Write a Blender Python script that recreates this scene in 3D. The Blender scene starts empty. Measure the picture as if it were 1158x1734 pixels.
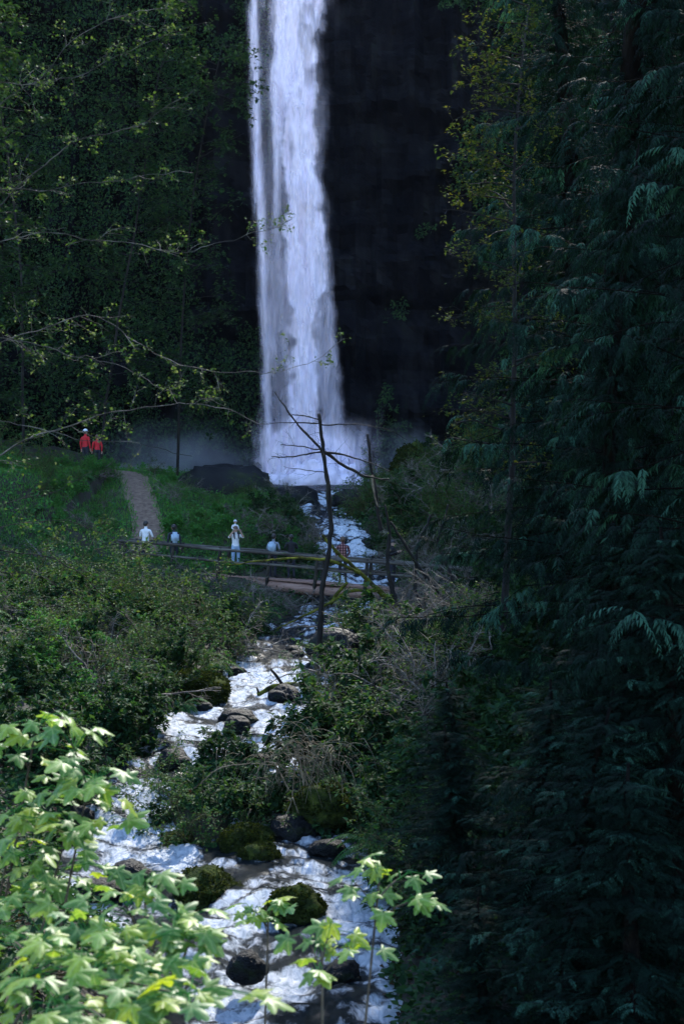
import bpy, math, random
import numpy as np
from mathutils import Vector, Matrix

R = math.radians
scene = bpy.context.scene
COL = scene.collection
rng = np.random.default_rng(7)
random.seed(7)

# ------------------------------------------------------------------ camera, sky, sun, exposure
FPX = 2408.0                                   # focal length in photograph pixels (1158 x 1734)
cam_d = bpy.data.cameras.new('camera')
cam_d.sensor_fit = 'VERTICAL'; cam_d.sensor_height = 36.0; cam_d.lens = 36.0 * FPX / 1734.0
cam_d.clip_start = 0.1; cam_d.clip_end = 600.0
cam_d.dof.use_dof = True; cam_d.dof.focus_distance = 50.0; cam_d.dof.aperture_fstop = 4.0
cam = bpy.data.objects.new('camera', cam_d); COL.objects.link(cam)
cam.location = (0, 0, 0); cam.rotation_euler = (R(90), 0, 0)
scene.camera = cam

SUN_EL, SUN_AZ = R(41), R(12)                  # azimuth from +Y (behind the cliff) towards +X
to_sun = Vector((math.sin(SUN_AZ) * math.cos(SUN_EL), math.cos(SUN_AZ) * math.cos(SUN_EL), math.sin(SUN_EL)))
world = bpy.data.worlds.new('World'); scene.world = world; world.use_nodes = True
wn = world.node_tree.nodes; wn.clear()
sky = wn.new('ShaderNodeTexSky'); sky.sky_type = 'NISHITA'; sky.sun_disc = False
sky.sun_elevation = SUN_EL; sky.sun_rotation = SUN_AZ
sky.air_density = 1.0; sky.dust_density = 0.3; sky.ozone_density = 3.0
bg = wn.new('ShaderNodeBackground'); bg.inputs['Strength'].default_value = 0.15
wo = wn.new('ShaderNodeOutputWorld')
world.node_tree.links.new(sky.outputs[0], bg.inputs[0]); world.node_tree.links.new(bg.outputs[0], wo.inputs[0])
sun_d = bpy.data.lights.new('sun', 'SUN'); sun_d.energy = 2.0; sun_d.angle = R(0.5); sun_d.color = (1.0, 0.95, 0.86)
sun = bpy.data.objects.new('sun', sun_d); COL.objects.link(sun)
sun.rotation_euler = to_sun.to_track_quat('Z', 'Y').to_euler(); sun.location = to_sun * 120

vs = scene.view_settings
scene.display_settings.display_device = 'sRGB'
vs.view_transform = 'Standard'; vs.look = 'None'; vs.gamma = 1.0; vs.exposure = 2.0; vs.use_curve_mapping = False
scene.render.engine = 'CYCLES'
HAZE = 0.00004
cy = scene.cycles
cy.max_bounces = 6; cy.diffuse_bounces = 3; cy.glossy_bounces = 2; cy.transmission_bounces = 3
cy.transparent_max_bounces = 24; cy.volume_bounces = 1; cy.use_denoising = True
cy.caustics_reflective = False; cy.caustics_refractive = False
cy.sample_clamp_indirect = 4.0

# ------------------------------------------------------------------ helpers
def W(px, py, D):
    return np.array([(px - 579.0) / FPX * D, D, -(py - 867.0) / FPX * D])

def _hash(ix, iy, iz, seed):
    h = (ix * 374761393 + iy * 668265263 + iz * 2147483647 + seed * 1274126177) & 0xffffffff
    h = ((h ^ (h >> 13)) * 1274126177) & 0xffffffff
    h = ((h ^ (h >> 16)) * 2246822519) & 0xffffffff
    return ((h ^ (h >> 15)) & 0xffffff) / float(0xffffff)

def vnoise(x, y, z=0.0, seed=0):
    x, y, z = np.broadcast_arrays(np.asarray(x, float), np.asarray(y, float), np.asarray(z, float))
    ix, iy, iz = np.floor(x).astype(np.int64), np.floor(y).astype(np.int64), np.floor(z).astype(np.int64)
    fx, fy, fz = x - ix, y - iy, z - iz
    fx, fy, fz = [t * t * (3 - 2 * t) for t in (fx, fy, fz)]
    out = 0.0
    for dx in (0, 1):
        for dy in (0, 1):
            for dz in (0, 1):
                w = (fx if dx else 1 - fx) * (fy if dy else 1 - fy) * (fz if dz else 1 - fz)
                out = out + w * _hash(ix + dx, iy + dy, iz + dz, seed)
    return out

def fbm(x, y, z=0.0, seed=0, octaves=4):
    a, s, t = 0.5, 0.0, 0.0
    for o in range(octaves):
        f = 2.0 ** o
        s = s + a * vnoise(np.asarray(x) * f, np.asarray(y) * f, np.asarray(z) * f, seed + o * 17); t += a; a *= 0.5
    return s / t                                # 0..1, mean about .5

def sstep(a, b, x):
    t = np.clip((np.asarray(x, float) - a) / (b - a), 0, 1); return t * t * (3 - 2 * t)

class Geo:
    """collects quads and triangles, and links them as one mesh object"""
    def __init__(s): s.v = []; s.q = []; s.t = []; s.n = 0; s.mi = []
    def add(s, v, q=None, t=None, mi=0):
        v = np.asarray(v, float).reshape(-1, 3)
        if q is not None and len(q): s.q.append((np.asarray(q, int) + s.n, mi))
        if t is not None and len(t): s.t.append((np.asarray(t, int) + s.n, mi))
        s.v.append(v); s.n += len(v); return s
    def tube(s, P, r, sides=5, mi=0, cap=True):
        P = np.asarray(P, float); n = len(P)
        r = np.broadcast_to(np.asarray(r, float), (n,))
        T = np.gradient(P, axis=0); T /= np.linalg.norm(T, axis=1)[:, None] + 1e-9
        m = T.mean(0); ref = np.eye(3)[np.argmin(np.abs(m))]
        A = np.cross(T, ref); A /= np.linalg.norm(A, axis=1)[:, None] + 1e-9
        B = np.cross(T, A)
        a = np.arange(sides) * 2 * math.pi / sides
        V = P[:, None] + r[:, None, None] * (np.cos(a)[None, :, None] * A[:, None] + np.sin(a)[None, :, None] * B[:, None])
        i = np.arange(n - 1)[:, None] * sides; j = np.arange(sides)[None]; k = (j + 1) % sides
        q = np.stack([i + j, i + k, i + sides + k, i + sides + j], -1).reshape(-1, 4)
        t = []
        if cap and sides > 3:
            b = (n - 1) * sides
            t = [(0, k2 + 1, k2) for k2 in range(1, sides - 1)] + [(b, b + k2, b + k2 + 1) for k2 in range(1, sides - 1)]
        return s.add(V.reshape(-1, 3), q, t, mi)
    def box(s, c, d, M=None, mi=0):
        c, d = np.asarray(c, float), np.asarray(d, float) / 2
        V = np.array([[x, y, z] for x in (-1, 1) for y in (-1, 1) for z in (-1, 1)], float) * d
        if M is not None: V = V @ np.asarray(M).T
        q = [(0, 1, 3, 2), (4, 6, 7, 5), (0, 4, 5, 1), (2, 3, 7, 6), (0, 2, 6, 4), (1, 5, 7, 3)]
        return s.add(V + c, q, None, mi)
    def leaves(s, P, D, N, L, Wd, fold=0.25, droop=0.15, mi=0):
        """kite leaves: base P, direction D, normal N, length L, half width Wd"""
        P, D, N = [np.asarray(a, float) for a in (P, D, N)]
        n = len(P)
        if n == 0: return s
        D = D / (np.linalg.norm(D, axis=1)[:, None] + 1e-9)
        S = np.cross(D, N); S /= np.linalg.norm(S, axis=1)[:, None] + 1e-9
        N2 = np.cross(S, D)
        L = np.broadcast_to(L, (n,))[:, None]; Wd = np.broadcast_to(Wd, (n,))[:, None]
        mid = P + D * L * 0.45
        V = np.stack([P, mid + S * Wd + N2 * Wd * fold, P + D * L - N2 * L * droop, mid - S * Wd + N2 * Wd * fold], 1)
        return s.add(V.reshape(-1, 3), np.arange(n * 4).reshape(-1, 4), None, mi)
    def mesh(s, name, smooth=False):
        me = bpy.data.meshes.new(name)
        V = np.concatenate(s.v) if s.v else np.zeros((0, 3))
        Q = np.concatenate([a for a, _ in s.q]) if s.q else np.zeros((0, 4), int)
        T = np.concatenate([a for a, _ in s.t]) if s.t else np.zeros((0, 3), int)
        mi = np.concatenate([np.full(len(a), m) for a, m in s.q + s.t]) if (s.q or s.t) else np.zeros(0, int)
        me.vertices.add(len(V)); me.vertices.foreach_set('co', V.astype(np.float32).ravel())
        li = np.concatenate([Q.ravel(), T.ravel()]).astype(np.int32)
        me.loops.add(len(li)); me.loops.foreach_set('vertex_index', li)
        nf = len(Q) + len(T); me.polygons.add(nf)
        st = np.concatenate([np.arange(len(Q)) * 4, len(Q) * 4 + np.arange(len(T)) * 3]).astype(np.int32)
        me.polygons.foreach_set('loop_start', st)
        me.polygons.foreach_set('material_index', mi.astype(np.int32))
        me.update(calc_edges=True)
        me.polygons.foreach_set('use_smooth', np.full(nf, bool(smooth)))
        me.validate()
        return me

def obj(name, me, mats=None, parent=None, loc=None, rotz=None, scale=None):
    if isinstance(me, Geo): me = me.mesh(name)
    o = bpy.data.objects.new(name, me); COL.objects.link(o)
    if mats is not None and me is not None and len(me.materials) == 0:
        for m in (mats if isinstance(mats, (list, tuple)) else [mats]): me.materials.append(m)
    if parent is not None: o.parent = parent
    if loc is not None: o.location = [float(a) for a in loc]
    if rotz is not None: o.rotation_euler = (0, 0, rotz)
    if scale is not None: o.scale = (scale,) * 3 if np.isscalar(scale) else scale
    return o

def thing(name, label, cat, loc=(0, 0, 0), rotz=0.0, group=None, scale=None):
    o = obj(name, None, loc=loc, rotz=rotz, scale=scale)
    return tag(o, label, cat, group)

def tag(o, label, cat=None, group=None, kind=None):
    o['label'] = label
    if cat: o['category'] = cat
    if group: o['group'] = group
    if kind: o['kind'] = kind
    return o

def structure(o): o['kind'] = 'structure'; return o

def copy_tree(o, loc, rotz, scale, label=None, group=None):
    c = o.copy(); COL.objects.link(c); c.location = [float(a) for a in loc]; c.rotation_euler = (0, 0, rotz)
    c.scale = (scale,) * 3 if np.isscalar(scale) else scale
    if label: c['label'] = label
    if group: c['group'] = group
    for ch in KIDS.get(o.name, []):
        d = ch.copy(); COL.objects.link(d); d.parent = c
    return c
KIDS = {}

def grid_faces(nu, nv):
    i = np.arange(nu - 1)[:, None] * nv; j = np.arange(nv - 1)[None]
    return np.stack([i + j, i + nv + j, i + nv + j + 1, i + j + 1], -1).reshape(-1, 4)

# ------------------------------------------------------------------ materials
def mat(name):
    m = bpy.data.materials.new(name); m.use_nodes = True; nt = m.node_tree; nt.nodes.clear()
    out = nt.nodes.new('ShaderNodeOutputMaterial'); return m, nt, out

def nd(nt, t, **kw):
    n = nt.nodes.new(t)
    for k, v in kw.items():
        if k.startswith('i_'):
            n.inputs[k[2:].replace('_', ' ')].default_value = v
        else: setattr(n, k, v)
    return n

def ramp(nt, fac, stops):
    r = nt.nodes.new('ShaderNodeValToRGB'); e = r.color_ramp.elements
    while len(e) < len(stops): e.new(0.5)
    for k, (p, c) in enumerate(stops):
        e[k].position = p; e[k].color = (c[0], c[1], c[2], 1) if not np.isscalar(c) else (c, c, c, 1)
    nt.links.new(fac, r.inputs[0]); return r.outputs[0]

def leaf_mat(name, cols, trans=0.4, tcol=None, rough=0.65, spec=0.12, attr=None, veins=False):
    """cols: list of colours picked per leaf; trans: share of light let through"""
    m, nt, out = mat(name); L = nt.links.new
    g = nd(nt, 'ShaderNodeNewGeometry'); oi = nd(nt, 'ShaderNodeObjectInfo')
    ad = nd(nt, 'ShaderNodeMath', operation='ADD'); L(g.outputs['Random Per Island'], ad.inputs[0]); L(oi.outputs['Random'], ad.inputs[1])
    fr = nd(nt, 'ShaderNodeMath', operation='FRACT'); L(ad.outputs[0], fr.inputs[0])
    n = len(cols); src = nd(nt, 'ShaderNodeAttribute', attribute_name=attr).outputs['Fac'] if attr else fr.outputs[0]; c = ramp(nt, src, [((k + .5) / n, cc) for k, cc in enumerate(cols)])
    if veins:
        tc = nd(nt, 'ShaderNodeTexCoord'); sx = nd(nt, 'ShaderNodeSeparateXYZ'); L(tc.outputs['Object'], sx.inputs[0])
        def ma(op, a, b=None):
            k = nd(nt, 'ShaderNodeMath', operation=op)
            for i_, v_ in enumerate((a, b)):
                if v_ is None: continue
                if isinstance(v_, (int, float)): k.inputs[i_].default_value = v_
                else: L(v_, k.inputs[i_])
            return k.outputs[0]
        yy = ma('SUBTRACT', sx.outputs[1], .14); an = ma('DIVIDE', ma('ARCTAN2', sx.outputs[0], yy), R(58))
        da = ma('ABSOLUTE', ma('SUBTRACT', ma('FRACT', ma('ADD', an, 10.5)), .5)); rr_ = ma('SQRT', ma('ADD', ma('MULTIPLY', sx.outputs[0], sx.outputs[0]), ma('MULTIPLY', yy, yy)))
        vn = nd(nt, 'ShaderNodeMapRange', interpolation_type='SMOOTHSTEP'); vn.inputs[1].default_value = .045; vn.inputs[2].default_value = .012; vn.inputs[3].default_value = 0; vn.inputs[4].default_value = .55; L(ma('MULTIPLY', da, rr_), vn.inputs[0])
        mv = nd(nt, 'ShaderNodeMix', data_type='RGBA'); L(vn.outputs[0], mv.inputs[0]); L(c, mv.inputs[6]); mv.inputs[7].default_value = (.38, .48, .20, 1)
        nz = nd(nt, 'ShaderNodeTexNoise', i_Scale=3.5, i_Detail=5.0); L(tc.outputs['Object'], nz.inputs['Vector'])
        mo = nd(nt, 'ShaderNodeMix', data_type='RGBA', blend_type='MULTIPLY'); mo.inputs[0].default_value = .8; L(mv.outputs[2], mo.inputs[6]); L(ramp(nt, nz.outputs[0], [(.32, (.55, .5, .4)), (.5, (.95, .95, .9)), (.7, (1, 1, 1))]), mo.inputs[7]); c = mo.outputs[2]
    p = nd(nt, 'ShaderNodeBsdfPrincipled', i_Roughness=rough); p.inputs['Specular IOR Level'].default_value = spec
    L(c, p.inputs['Base Color'])
    t = nd(nt, 'ShaderNodeBsdfTranslucent')
    mu = nd(nt, 'ShaderNodeMix', data_type='RGBA', blend_type='MULTIPLY'); mu.inputs[0].default_value = 1.0
    L(c, mu.inputs[6]); mu.inputs[7].default_value = (*(tcol or (1.5, 1.3, 0.5)), 1)
    L(mu.outputs[2], t.inputs[0])
    mx = nd(nt, 'ShaderNodeMixShader'); mx.inputs[0].default_value = trans
    L(p.outputs[0], mx.inputs[1]); L(t.outputs[0], mx.inputs[2]); L(mx.outputs[0], out.inputs[0])
    return m

def rough_mat(name, stops, scale=3.0, rough=0.85, bump=0.4, bscale=12.0, spec=0.3, stretch=(1, 1, 1), detail=6):
    """a solid with noise-driven colours and fine relief"""
    m, nt, out = mat(name); L = nt.links.new
    tc = nd(nt, 'ShaderNodeTexCoord'); mp = nd(nt, 'ShaderNodeMapping'); mp.inputs['Scale'].default_value = stretch
    L(tc.outputs['Object'], mp.inputs[0])
    n1 = nd(nt, 'ShaderNodeTexNoise', i_Scale=scale, i_Detail=detail, i_Roughness=0.62); L(mp.outputs[0], n1.inputs['Vector'])
    c = ramp(nt, n1.outputs[0], stops)
    p = nd(nt, 'ShaderNodeBsdfPrincipled', i_Roughness=rough); p.inputs['Specular IOR Level'].default_value = spec
    L(c, p.inputs['Base Color'])
    n2 = nd(nt, 'ShaderNodeTexNoise', i_Scale=bscale, i_Detail=5.0); L(mp.outputs[0], n2.inputs['Vector'])
    b = nd(nt, 'ShaderNodeBump', i_Strength=bump, i_Distance=0.05); L(n2.outputs[0], b.inputs['Height']); L(b.outputs[0], p.inputs['Normal'])
    L(p.outputs[0], out.inputs[0]); return m

M = {}
M['soil'] = rough_mat('forest_soil', [(.3, (.012, .011, .008)), (.5, (.03, .026, .016)), (.62, (.02, .035, .012)), (.75, (.035, .055, .02))], 1.2, bump=.8, bscale=6)
M['path'] = rough_mat('path_gravel', [(.3, (.08, .05, .035)), (.5, (.17, .115, .08)), (.7, (.25, .175, .125))], 5, bump=.9, bscale=24)
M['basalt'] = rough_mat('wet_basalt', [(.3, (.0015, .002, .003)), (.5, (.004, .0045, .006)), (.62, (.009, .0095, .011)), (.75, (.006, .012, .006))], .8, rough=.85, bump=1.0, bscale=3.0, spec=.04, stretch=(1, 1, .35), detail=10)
M['rock'] = rough_mat('stream_rock', [(.3, (.004, .005, .006)), (.52, (.010, .011, .012)), (.62, (.012, .018, .008)), (.75, (.025, .035, .010))], 1.6, rough=.6, bump=1.0, bscale=9, spec=.15)
M['moss_rock'] = rough_mat('mossy_rock', [(.3, (.012, .014, .008)), (.48, (.025, .036, .010)), (.62, (.05, .065, .012)), (.75, (.085, .10, .02))], 2.2, rough=.95, bump=1.0, bscale=14, spec=.05)
M['bark_dark'] = rough_mat('dark_bark', [(.35, (.006, .005, .005)), (.55, (.014, .012, .010)), (.7, (.03, .027, .02))], 4, bump=.8, bscale=18, stretch=(1, 1, .3))
M['cedar_bark'] = rough_mat('cedar_bark', [(.35, (.003, .003, .003)), (.55, (.007, .006, .005)), (.7, (.014, .012, .009))], 4, bump=.8, bscale=18, spec=.03, stretch=(1, 1, .3))
M['bark_pale'] = rough_mat('pale_bark', [(.35, (.018, .016, .013)), (.5, (.045, .042, .034)), (.65, (.15, .14, .12))], 3, bump=.5, bscale=20)
M['bark_brown'] = rough_mat('brown_bark', [(.35, (.035, .026, .018)), (.5, (.08, .06, .04)), (.7, (.15, .12, .08))], 3, bump=.6, bscale=20)
M['moss_bark'] = rough_mat('mossy_bark', [(.35, (.02, .018, .010)), (.47, (.07, .075, .014)), (.6, (.15, .16, .02)), (.75, (.22, .22, .035))], 3.5, rough=.95, bump=1.0, bscale=24, spec=.05)
M['twig_moss'] = rough_mat('mossy_twig', [(.35, (.025, .022, .012)), (.5, (.06, .06, .018)), (.7, (.13, .115, .05))], 2.5, bump=.4, bscale=20)
M['bare_twig'] = rough_mat('bare_twig', [(.35, (.04, .034, .028)), (.5, (.13, .11, .09)), (.7, (.28, .25, .21))], 2.5, bump=.4, bscale=20)
M['dead_stalk'] = rough_mat('dead_stalk', [(.35, (.06, .045, .028)), (.5, (.17, .13, .08)), (.7, (.32, .26, .17))], 4, bump=.3, bscale=20)
M['wood_deck'] = rough_mat('weathered_plank', [(.3, (.18, .10, .075)), (.5, (.30, .175, .13)), (.7, (.42, .26, .20))], 2.5, bump=.5, bscale=14, stretch=(.4, 3, 3))
M['wood_rail'] = rough_mat('weathered_log', [(.3, (.025, .022, .018)), (.5, (.07, .06, .05)), (.68, (.15, .14, .115))], 1.6, bump=.5, bscale=16, stretch=(.5, 3, 3))
M['wood_post'] = rough_mat('dark_post', [(.3, (.014, .012, .010)), (.5, (.03, .026, .02)), (.7, (.06, .055, .035))], 3, bump=.5, bscale=16)

M['leaf_maple'] = leaf_mat('maple_leaf', [(.10, .22, .05), (.16, .31, .06), (.22, .37, .06), (.34, .43, .03), (.12, .26, .07)], .45, (1.6, 1.4, .5), .42, .34, veins=True)
M['leaf_shrub'] = leaf_mat('shrub_leaf', [(.010, .036, .014), (.02, .06, .02), (.04, .095, .028), (.02, .058, .026)], .35)
M['leaf_bright'] = leaf_mat('bright_leaf', [(.04, .16, .04), (.065, .22, .045), (.10, .27, .06), (.045, .18, .05)], .4)
M['leaf_alder'] = leaf_mat('alder_leaf', [(.02, .05, .015), (.04, .09, .022), (.07, .11, .03), (.025, .065, .018), (.12, .16, .08)], .4, (1.4, 1.3, .5))
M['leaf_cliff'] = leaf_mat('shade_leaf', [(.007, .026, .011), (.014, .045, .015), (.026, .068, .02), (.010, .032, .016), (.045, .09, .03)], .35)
M['leaf_olive'] = leaf_mat('olive_leaf', [(.022, .07, .022), (.04, .11, .03), (.09, .14, .035), (.03, .10, .032)], .35)
M['leaf_yellow'] = leaf_mat('spring_leaf', [(.03, .06, .016), (.06, .085, .018), (.025, .06, .02), (.09, .10, .02)], .42)
M['cedar_leaf'] = leaf_mat('cedar_spray', [(.003, .010, .007), (.006, .020, .013), (.011, .034, .023), (.036, .10, .066)], .28, (1.2, 1.3, .7), .7, .06, attr='lit_tone')  # pale end of the ramp paints the look of lit sprays
M['fern'] = leaf_mat('fern_frond', [(.02, .075, .02), (.035, .11, .025), (.05, .14, .035)], .35)
M['grass'] = leaf_mat('grass_blade', [(.04, .14, .03), (.07, .20, .04), (.11, .23, .045), (.05, .16, .045)], .35)
M['litter'] = leaf_mat('dead_leaf', [(.05, .03, .02), (.09, .05, .03), (.03, .02, .015)], .15)

def cloth(name, c, rough=.85):
    m, nt, out = mat(name)
    tc = nd(nt, 'ShaderNodeTexCoord'); n = nd(nt, 'ShaderNodeTexNoise', i_Scale=9.0, i_Detail=3.0); nt.links.new(tc.outputs['Object'], n.inputs['Vector'])
    col = ramp(nt, n.outputs[0], [(.35, tuple(x * .8 for x in c)), (.65, c)])
    p = nd(nt, 'ShaderNodeBsdfPrincipled', i_Roughness=rough); nt.links.new(col, p.inputs['Base Color'])
    nt.links.new(p.outputs[0], out.inputs[0]); return m
M['skin'] = cloth('skin', (.48, .30, .22), .6); M['white'] = cloth('white_cotton', (.78, .78, .80)); M['navy'] = cloth('dark_cloth', (.015, .017, .028))
M['jean'] = cloth('pale_denim', (.30, .42, .58)); M['red'] = cloth('red_nylon', (.50, .012, .02)); M['grey'] = cloth('grey_cloth', (.20, .23, .27))
M['ltblue'] = cloth('light_blue_cloth', (.38, .50, .62)); M['hair'] = cloth('dark_hair', (.018, .013, .010), .5); M['hair_lt'] = cloth('brown_hair', (.10, .055, .03), .5)
M['tan'] = cloth('tan_cloth', (.30, .23, .16)); M['black'] = cloth('black_cloth', (.010, .010, .013))
def plaid():
    m, nt, out = mat('plaid_flannel'); L = nt.links.new
    tc = nd(nt, 'ShaderNodeTexCoord'); ws = []
    for d in ('X', 'Z'):
        w = nd(nt, 'ShaderNodeTexWave', wave_type='BANDS', bands_direction=d, i_Scale=3.2, i_Distortion=.3); L(tc.outputs['Object'], w.inputs['Vector'])
        ws.append(ramp(nt, w.outputs['Fac'], [(.35, .0), (.55, 1.0)]))
    mx = nd(nt, 'ShaderNodeMix', data_type='RGBA', blend_type='MULTIPLY'); mx.inputs[0].default_value = .85
    a = ramp(nt, ws[0], [(0, (.05, .012, .018)), (1, (.42, .20, .20))]); b = ramp(nt, ws[1], [(0, (.18, .10, .10)), (1, (.9, .8, .8))])
    L(a, mx.inputs[6]); L(b, mx.inputs[7])
    p = nd(nt, 'ShaderNodeBsdfPrincipled', i_Roughness=.9); L(mx.outputs[2], p.inputs['Base Color']); L(p.outputs[0], out.inputs[0]); return m
M['plaid'] = plaid()

def fall_mat():
    m, nt, out = mat('falling_water'); L = nt.links.new
    at = nd(nt, 'ShaderNodeAttribute', attribute_name='thickness')
    uv = nd(nt, 'ShaderNodeTexCoord'); mp = nd(nt, 'ShaderNodeMapping'); mp.inputs['Scale'].default_value = (4.0, 4.0, .8); L(uv.outputs['Object'], mp.inputs[0])
    n = nd(nt, 'ShaderNodeTexNoise', i_Scale=1.0, i_Detail=6.0, i_Roughness=.6); L(mp.outputs[0], n.inputs['Vector'])
    f = nd(nt, 'ShaderNodeMapRange'); f.inputs[1].default_value = .3; f.inputs[2].default_value = .7; f.inputs[3].default_value = .75; f.inputs[4].default_value = 1.2; L(n.outputs[0], f.inputs[0])
    mu = nd(nt, 'ShaderNodeMath', operation='MULTIPLY', use_clamp=True); L(at.outputs['Fac'], mu.inputs[0]); L(f.outputs[0], mu.inputs[1])
    d = nd(nt, 'ShaderNodeBsdfDiffuse'); d.inputs[0].default_value = (.86, .78, .93, 1)
    t = nd(nt, 'ShaderNodeBsdfTranslucent'); t.inputs[0].default_value = (.84, .84, .95, 1)
    a = nd(nt, 'ShaderNodeMixShader'); a.inputs[0].default_value = .1; L(d.outputs[0], a.inputs[1]); L(t.outputs[0], a.inputs[2])
    tr = nd(nt, 'ShaderNodeBsdfTransparent')
    x = nd(nt, 'ShaderNodeMixShader'); L(mu.outputs[0], x.inputs[0]); L(tr.outputs[0], x.inputs[1]); L(a.outputs[0], x.inputs[2]); L(x.outputs[0], out.inputs[0])
    return m
M['fall'] = fall_mat()

def stream_mat():
    m, nt, out = mat('stream_water'); L = nt.links.new
    at = nd(nt, 'ShaderNodeAttribute', attribute_name='foam')
    tc = nd(nt, 'ShaderNodeTexCoord'); mp = nd(nt, 'ShaderNodeMapping'); mp.inputs['Scale'].default_value = (4.0, 2.2, 2.0); L(tc.outputs['Object'], mp.inputs[0])
    n = nd(nt, 'ShaderNodeTexNoise', i_Scale=2.2, i_Detail=10.0, i_Roughness=.74, i_Distortion=.8); L(mp.outputs[0], n.inputs['Vector'])
    s = nd(nt, 'ShaderNodeMath', operation='ADD'); L(at.outputs['Fac'], s.inputs[0]); L(n.outputs[0], s.inputs[1])
    f = nd(nt, 'ShaderNodeMapRange', interpolation_type='SMOOTHSTEP'); f.inputs[1].default_value = .70; f.inputs[2].default_value = 1.12; L(s.outputs[0], f.inputs[0])
    w = nd(nt, 'ShaderNodeBsdfPrincipled', i_Roughness=.22); w.inputs['Base Color'].default_value = (.006, .012, .014, 1); w.inputs['Specular IOR Level'].default_value = .3; w.inputs['IOR'].default_value = 1.33
    b = nd(nt, 'ShaderNodeBump', i_Strength=1.0, i_Distance=.14); L(n.outputs[0], b.inputs['Height']); L(b.outputs[0], w.inputs['Normal'])
    d = nd(nt, 'ShaderNodeBsdfPrincipled', i_Roughness=.75); d.inputs['Base Color'].default_value = (.66, .70, .78, 1); L(b.outputs[0], d.inputs['Normal']); n3 = nd(nt, 'ShaderNodeTexNoise', i_Scale=2.2, i_Detail=5.0, i_Roughness=.6, i_Distortion=.8); L(mp.outputs[0], n3.inputs['Vector']); L(ramp(nt, n3.outputs[0], [(.34, (.34, .41, .48)), (.5, (.60, .66, .73)), (.62, (.80, .82, .87))]), d.inputs['Base Color'])
    x = nd(nt, 'ShaderNodeMixShader'); L(f.outputs[0], x.inputs[0]); L(w.outputs[0], x.inputs[1]); L(d.outputs[0], x.inputs[2]); L(x.outputs[0], out.inputs[0])
    return m
M['stream'] = stream_mat()

# ------------------------------------------------------------------ terrain
#        y     xc     z      half  HL   LL   HR   LR
ST = np.array([
    (-30,  2.2, -7.6, 2.5, 3.5, 2.5, 3.0, 2.5),
    (4,    2.0, -6.7, 2.2, 3.4, 2.0, 3.0, 2.5),
    (10,   1.0, -6.3, 2.2, 3.2, 2.0, 2.6, 2.5),
    (15,  -0.6, -6.0, 1.2, 2.4, 2.5, 2.2, 3.0),
    (18,  -0.9, -5.86, 1.35, 1.6, 3.0, 2.0, 3.0),
    (20,  -1.2, -5.75, 2.2, 1.6, 3.0, 2.0, 3.0),
    (22,  -2.0, -5.6, 2.5, 1.4, 3.0, 2.0, 3.0),
    (26,  -2.3, -5.3, 2.4, 1.6, 3.5, 2.0, 3.5),
    (30,  -2.5, -5.0, 1.7, 2.0, 4.0, 2.0, 4.0),
    (35,  -2.1, -4.7, 1.6, 2.2, 4.0, 2.0, 4.0),
    (40,  -1.6, -4.4, 1.45, 1.8, 4.5, 1.8, 4.0),
    (44,  -0.9, -4.1, 1.2, 1.6, 4.5, 1.6, 4.0),
    (47,  -0.5, -3.9, 1.75, 1.5, 5.0, 1.3, 4.0),
    (53,   0.2, -3.6, 1.75, 1.6, 5.0, 0.9, 3.0),
    (55,   0.5, -3.4, 1.5, 1.6, 5.0, 0.9, 3.0),
    (60,   0.7, -2.2, 1.25, 1.6, 4.5, 1.6, 3.0),
    (66,  -0.4, -0.8, 1.0, 1.2, 3.5, 2.4, 3.0),
    (75,  -1.0,  0.7, 1.6, 0.7, 3.0, 2.6, 3.0),
    (82,  -2.0,  1.5, 4.5, 0.6, 4.0, 2.2, 4.0),
    (92,  -2.1,  1.6, 4.5, 2.0, 4.0, 2.2, 4.0),
    (140, -2.1,  1.6, 4.5, 2.0, 4.0, 2.2, 4.0)], float)
def st(y):
    return [np.interp(y, ST[:, 0], ST[:, k]) for k in range(1, 8)]
PATH = np.array([W(200, 958, 56.3), W(232, 948, 56.8), W(252, 925, 58.2), W(252, 890, 60.2), W(242, 855, 62.4), W(232, 826, 65), W(224, 803, 68), W(196, 797, 69), W(160, 795, 67.5), W(110, 797, 65), W(30, 800, 62), W(-120, 800, 59)])
PR = np.array([W(786, 1006, 54.2), W(830, 1008, 54), W(920, 1000, 53), W(1100, 985, 51)])
def dense(P, step=.25):
    d = np.r_[0, np.cumsum(np.linalg.norm(np.diff(P, axis=0), axis=1))]
    t = np.arange(0, d[-1], step)
    Q = np.stack([np.interp(t, d, P[:, k]) for k in range(3)], 1)
    for _ in range(6): Q[1:-1] = .25 * Q[:-2] + .5 * Q[1:-1] + .25 * Q[2:]
    return Q
PATHD, PRD = dense(PATH), dense(PR)
def near_path(x, y, P):
    x, y = np.broadcast_arrays(np.asarray(x, float), np.asarray(y, float))
    bd = np.full(x.shape, 1e9); bz = np.zeros(x.shape)
    for p in P:
        d = (x - p[0]) ** 2 + (y - p[1]) ** 2
        k = d < bd; bd = np.where(k, d, bd); bz = np.where(k, p[2], bz)
    return np.sqrt(bd), bz
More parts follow.
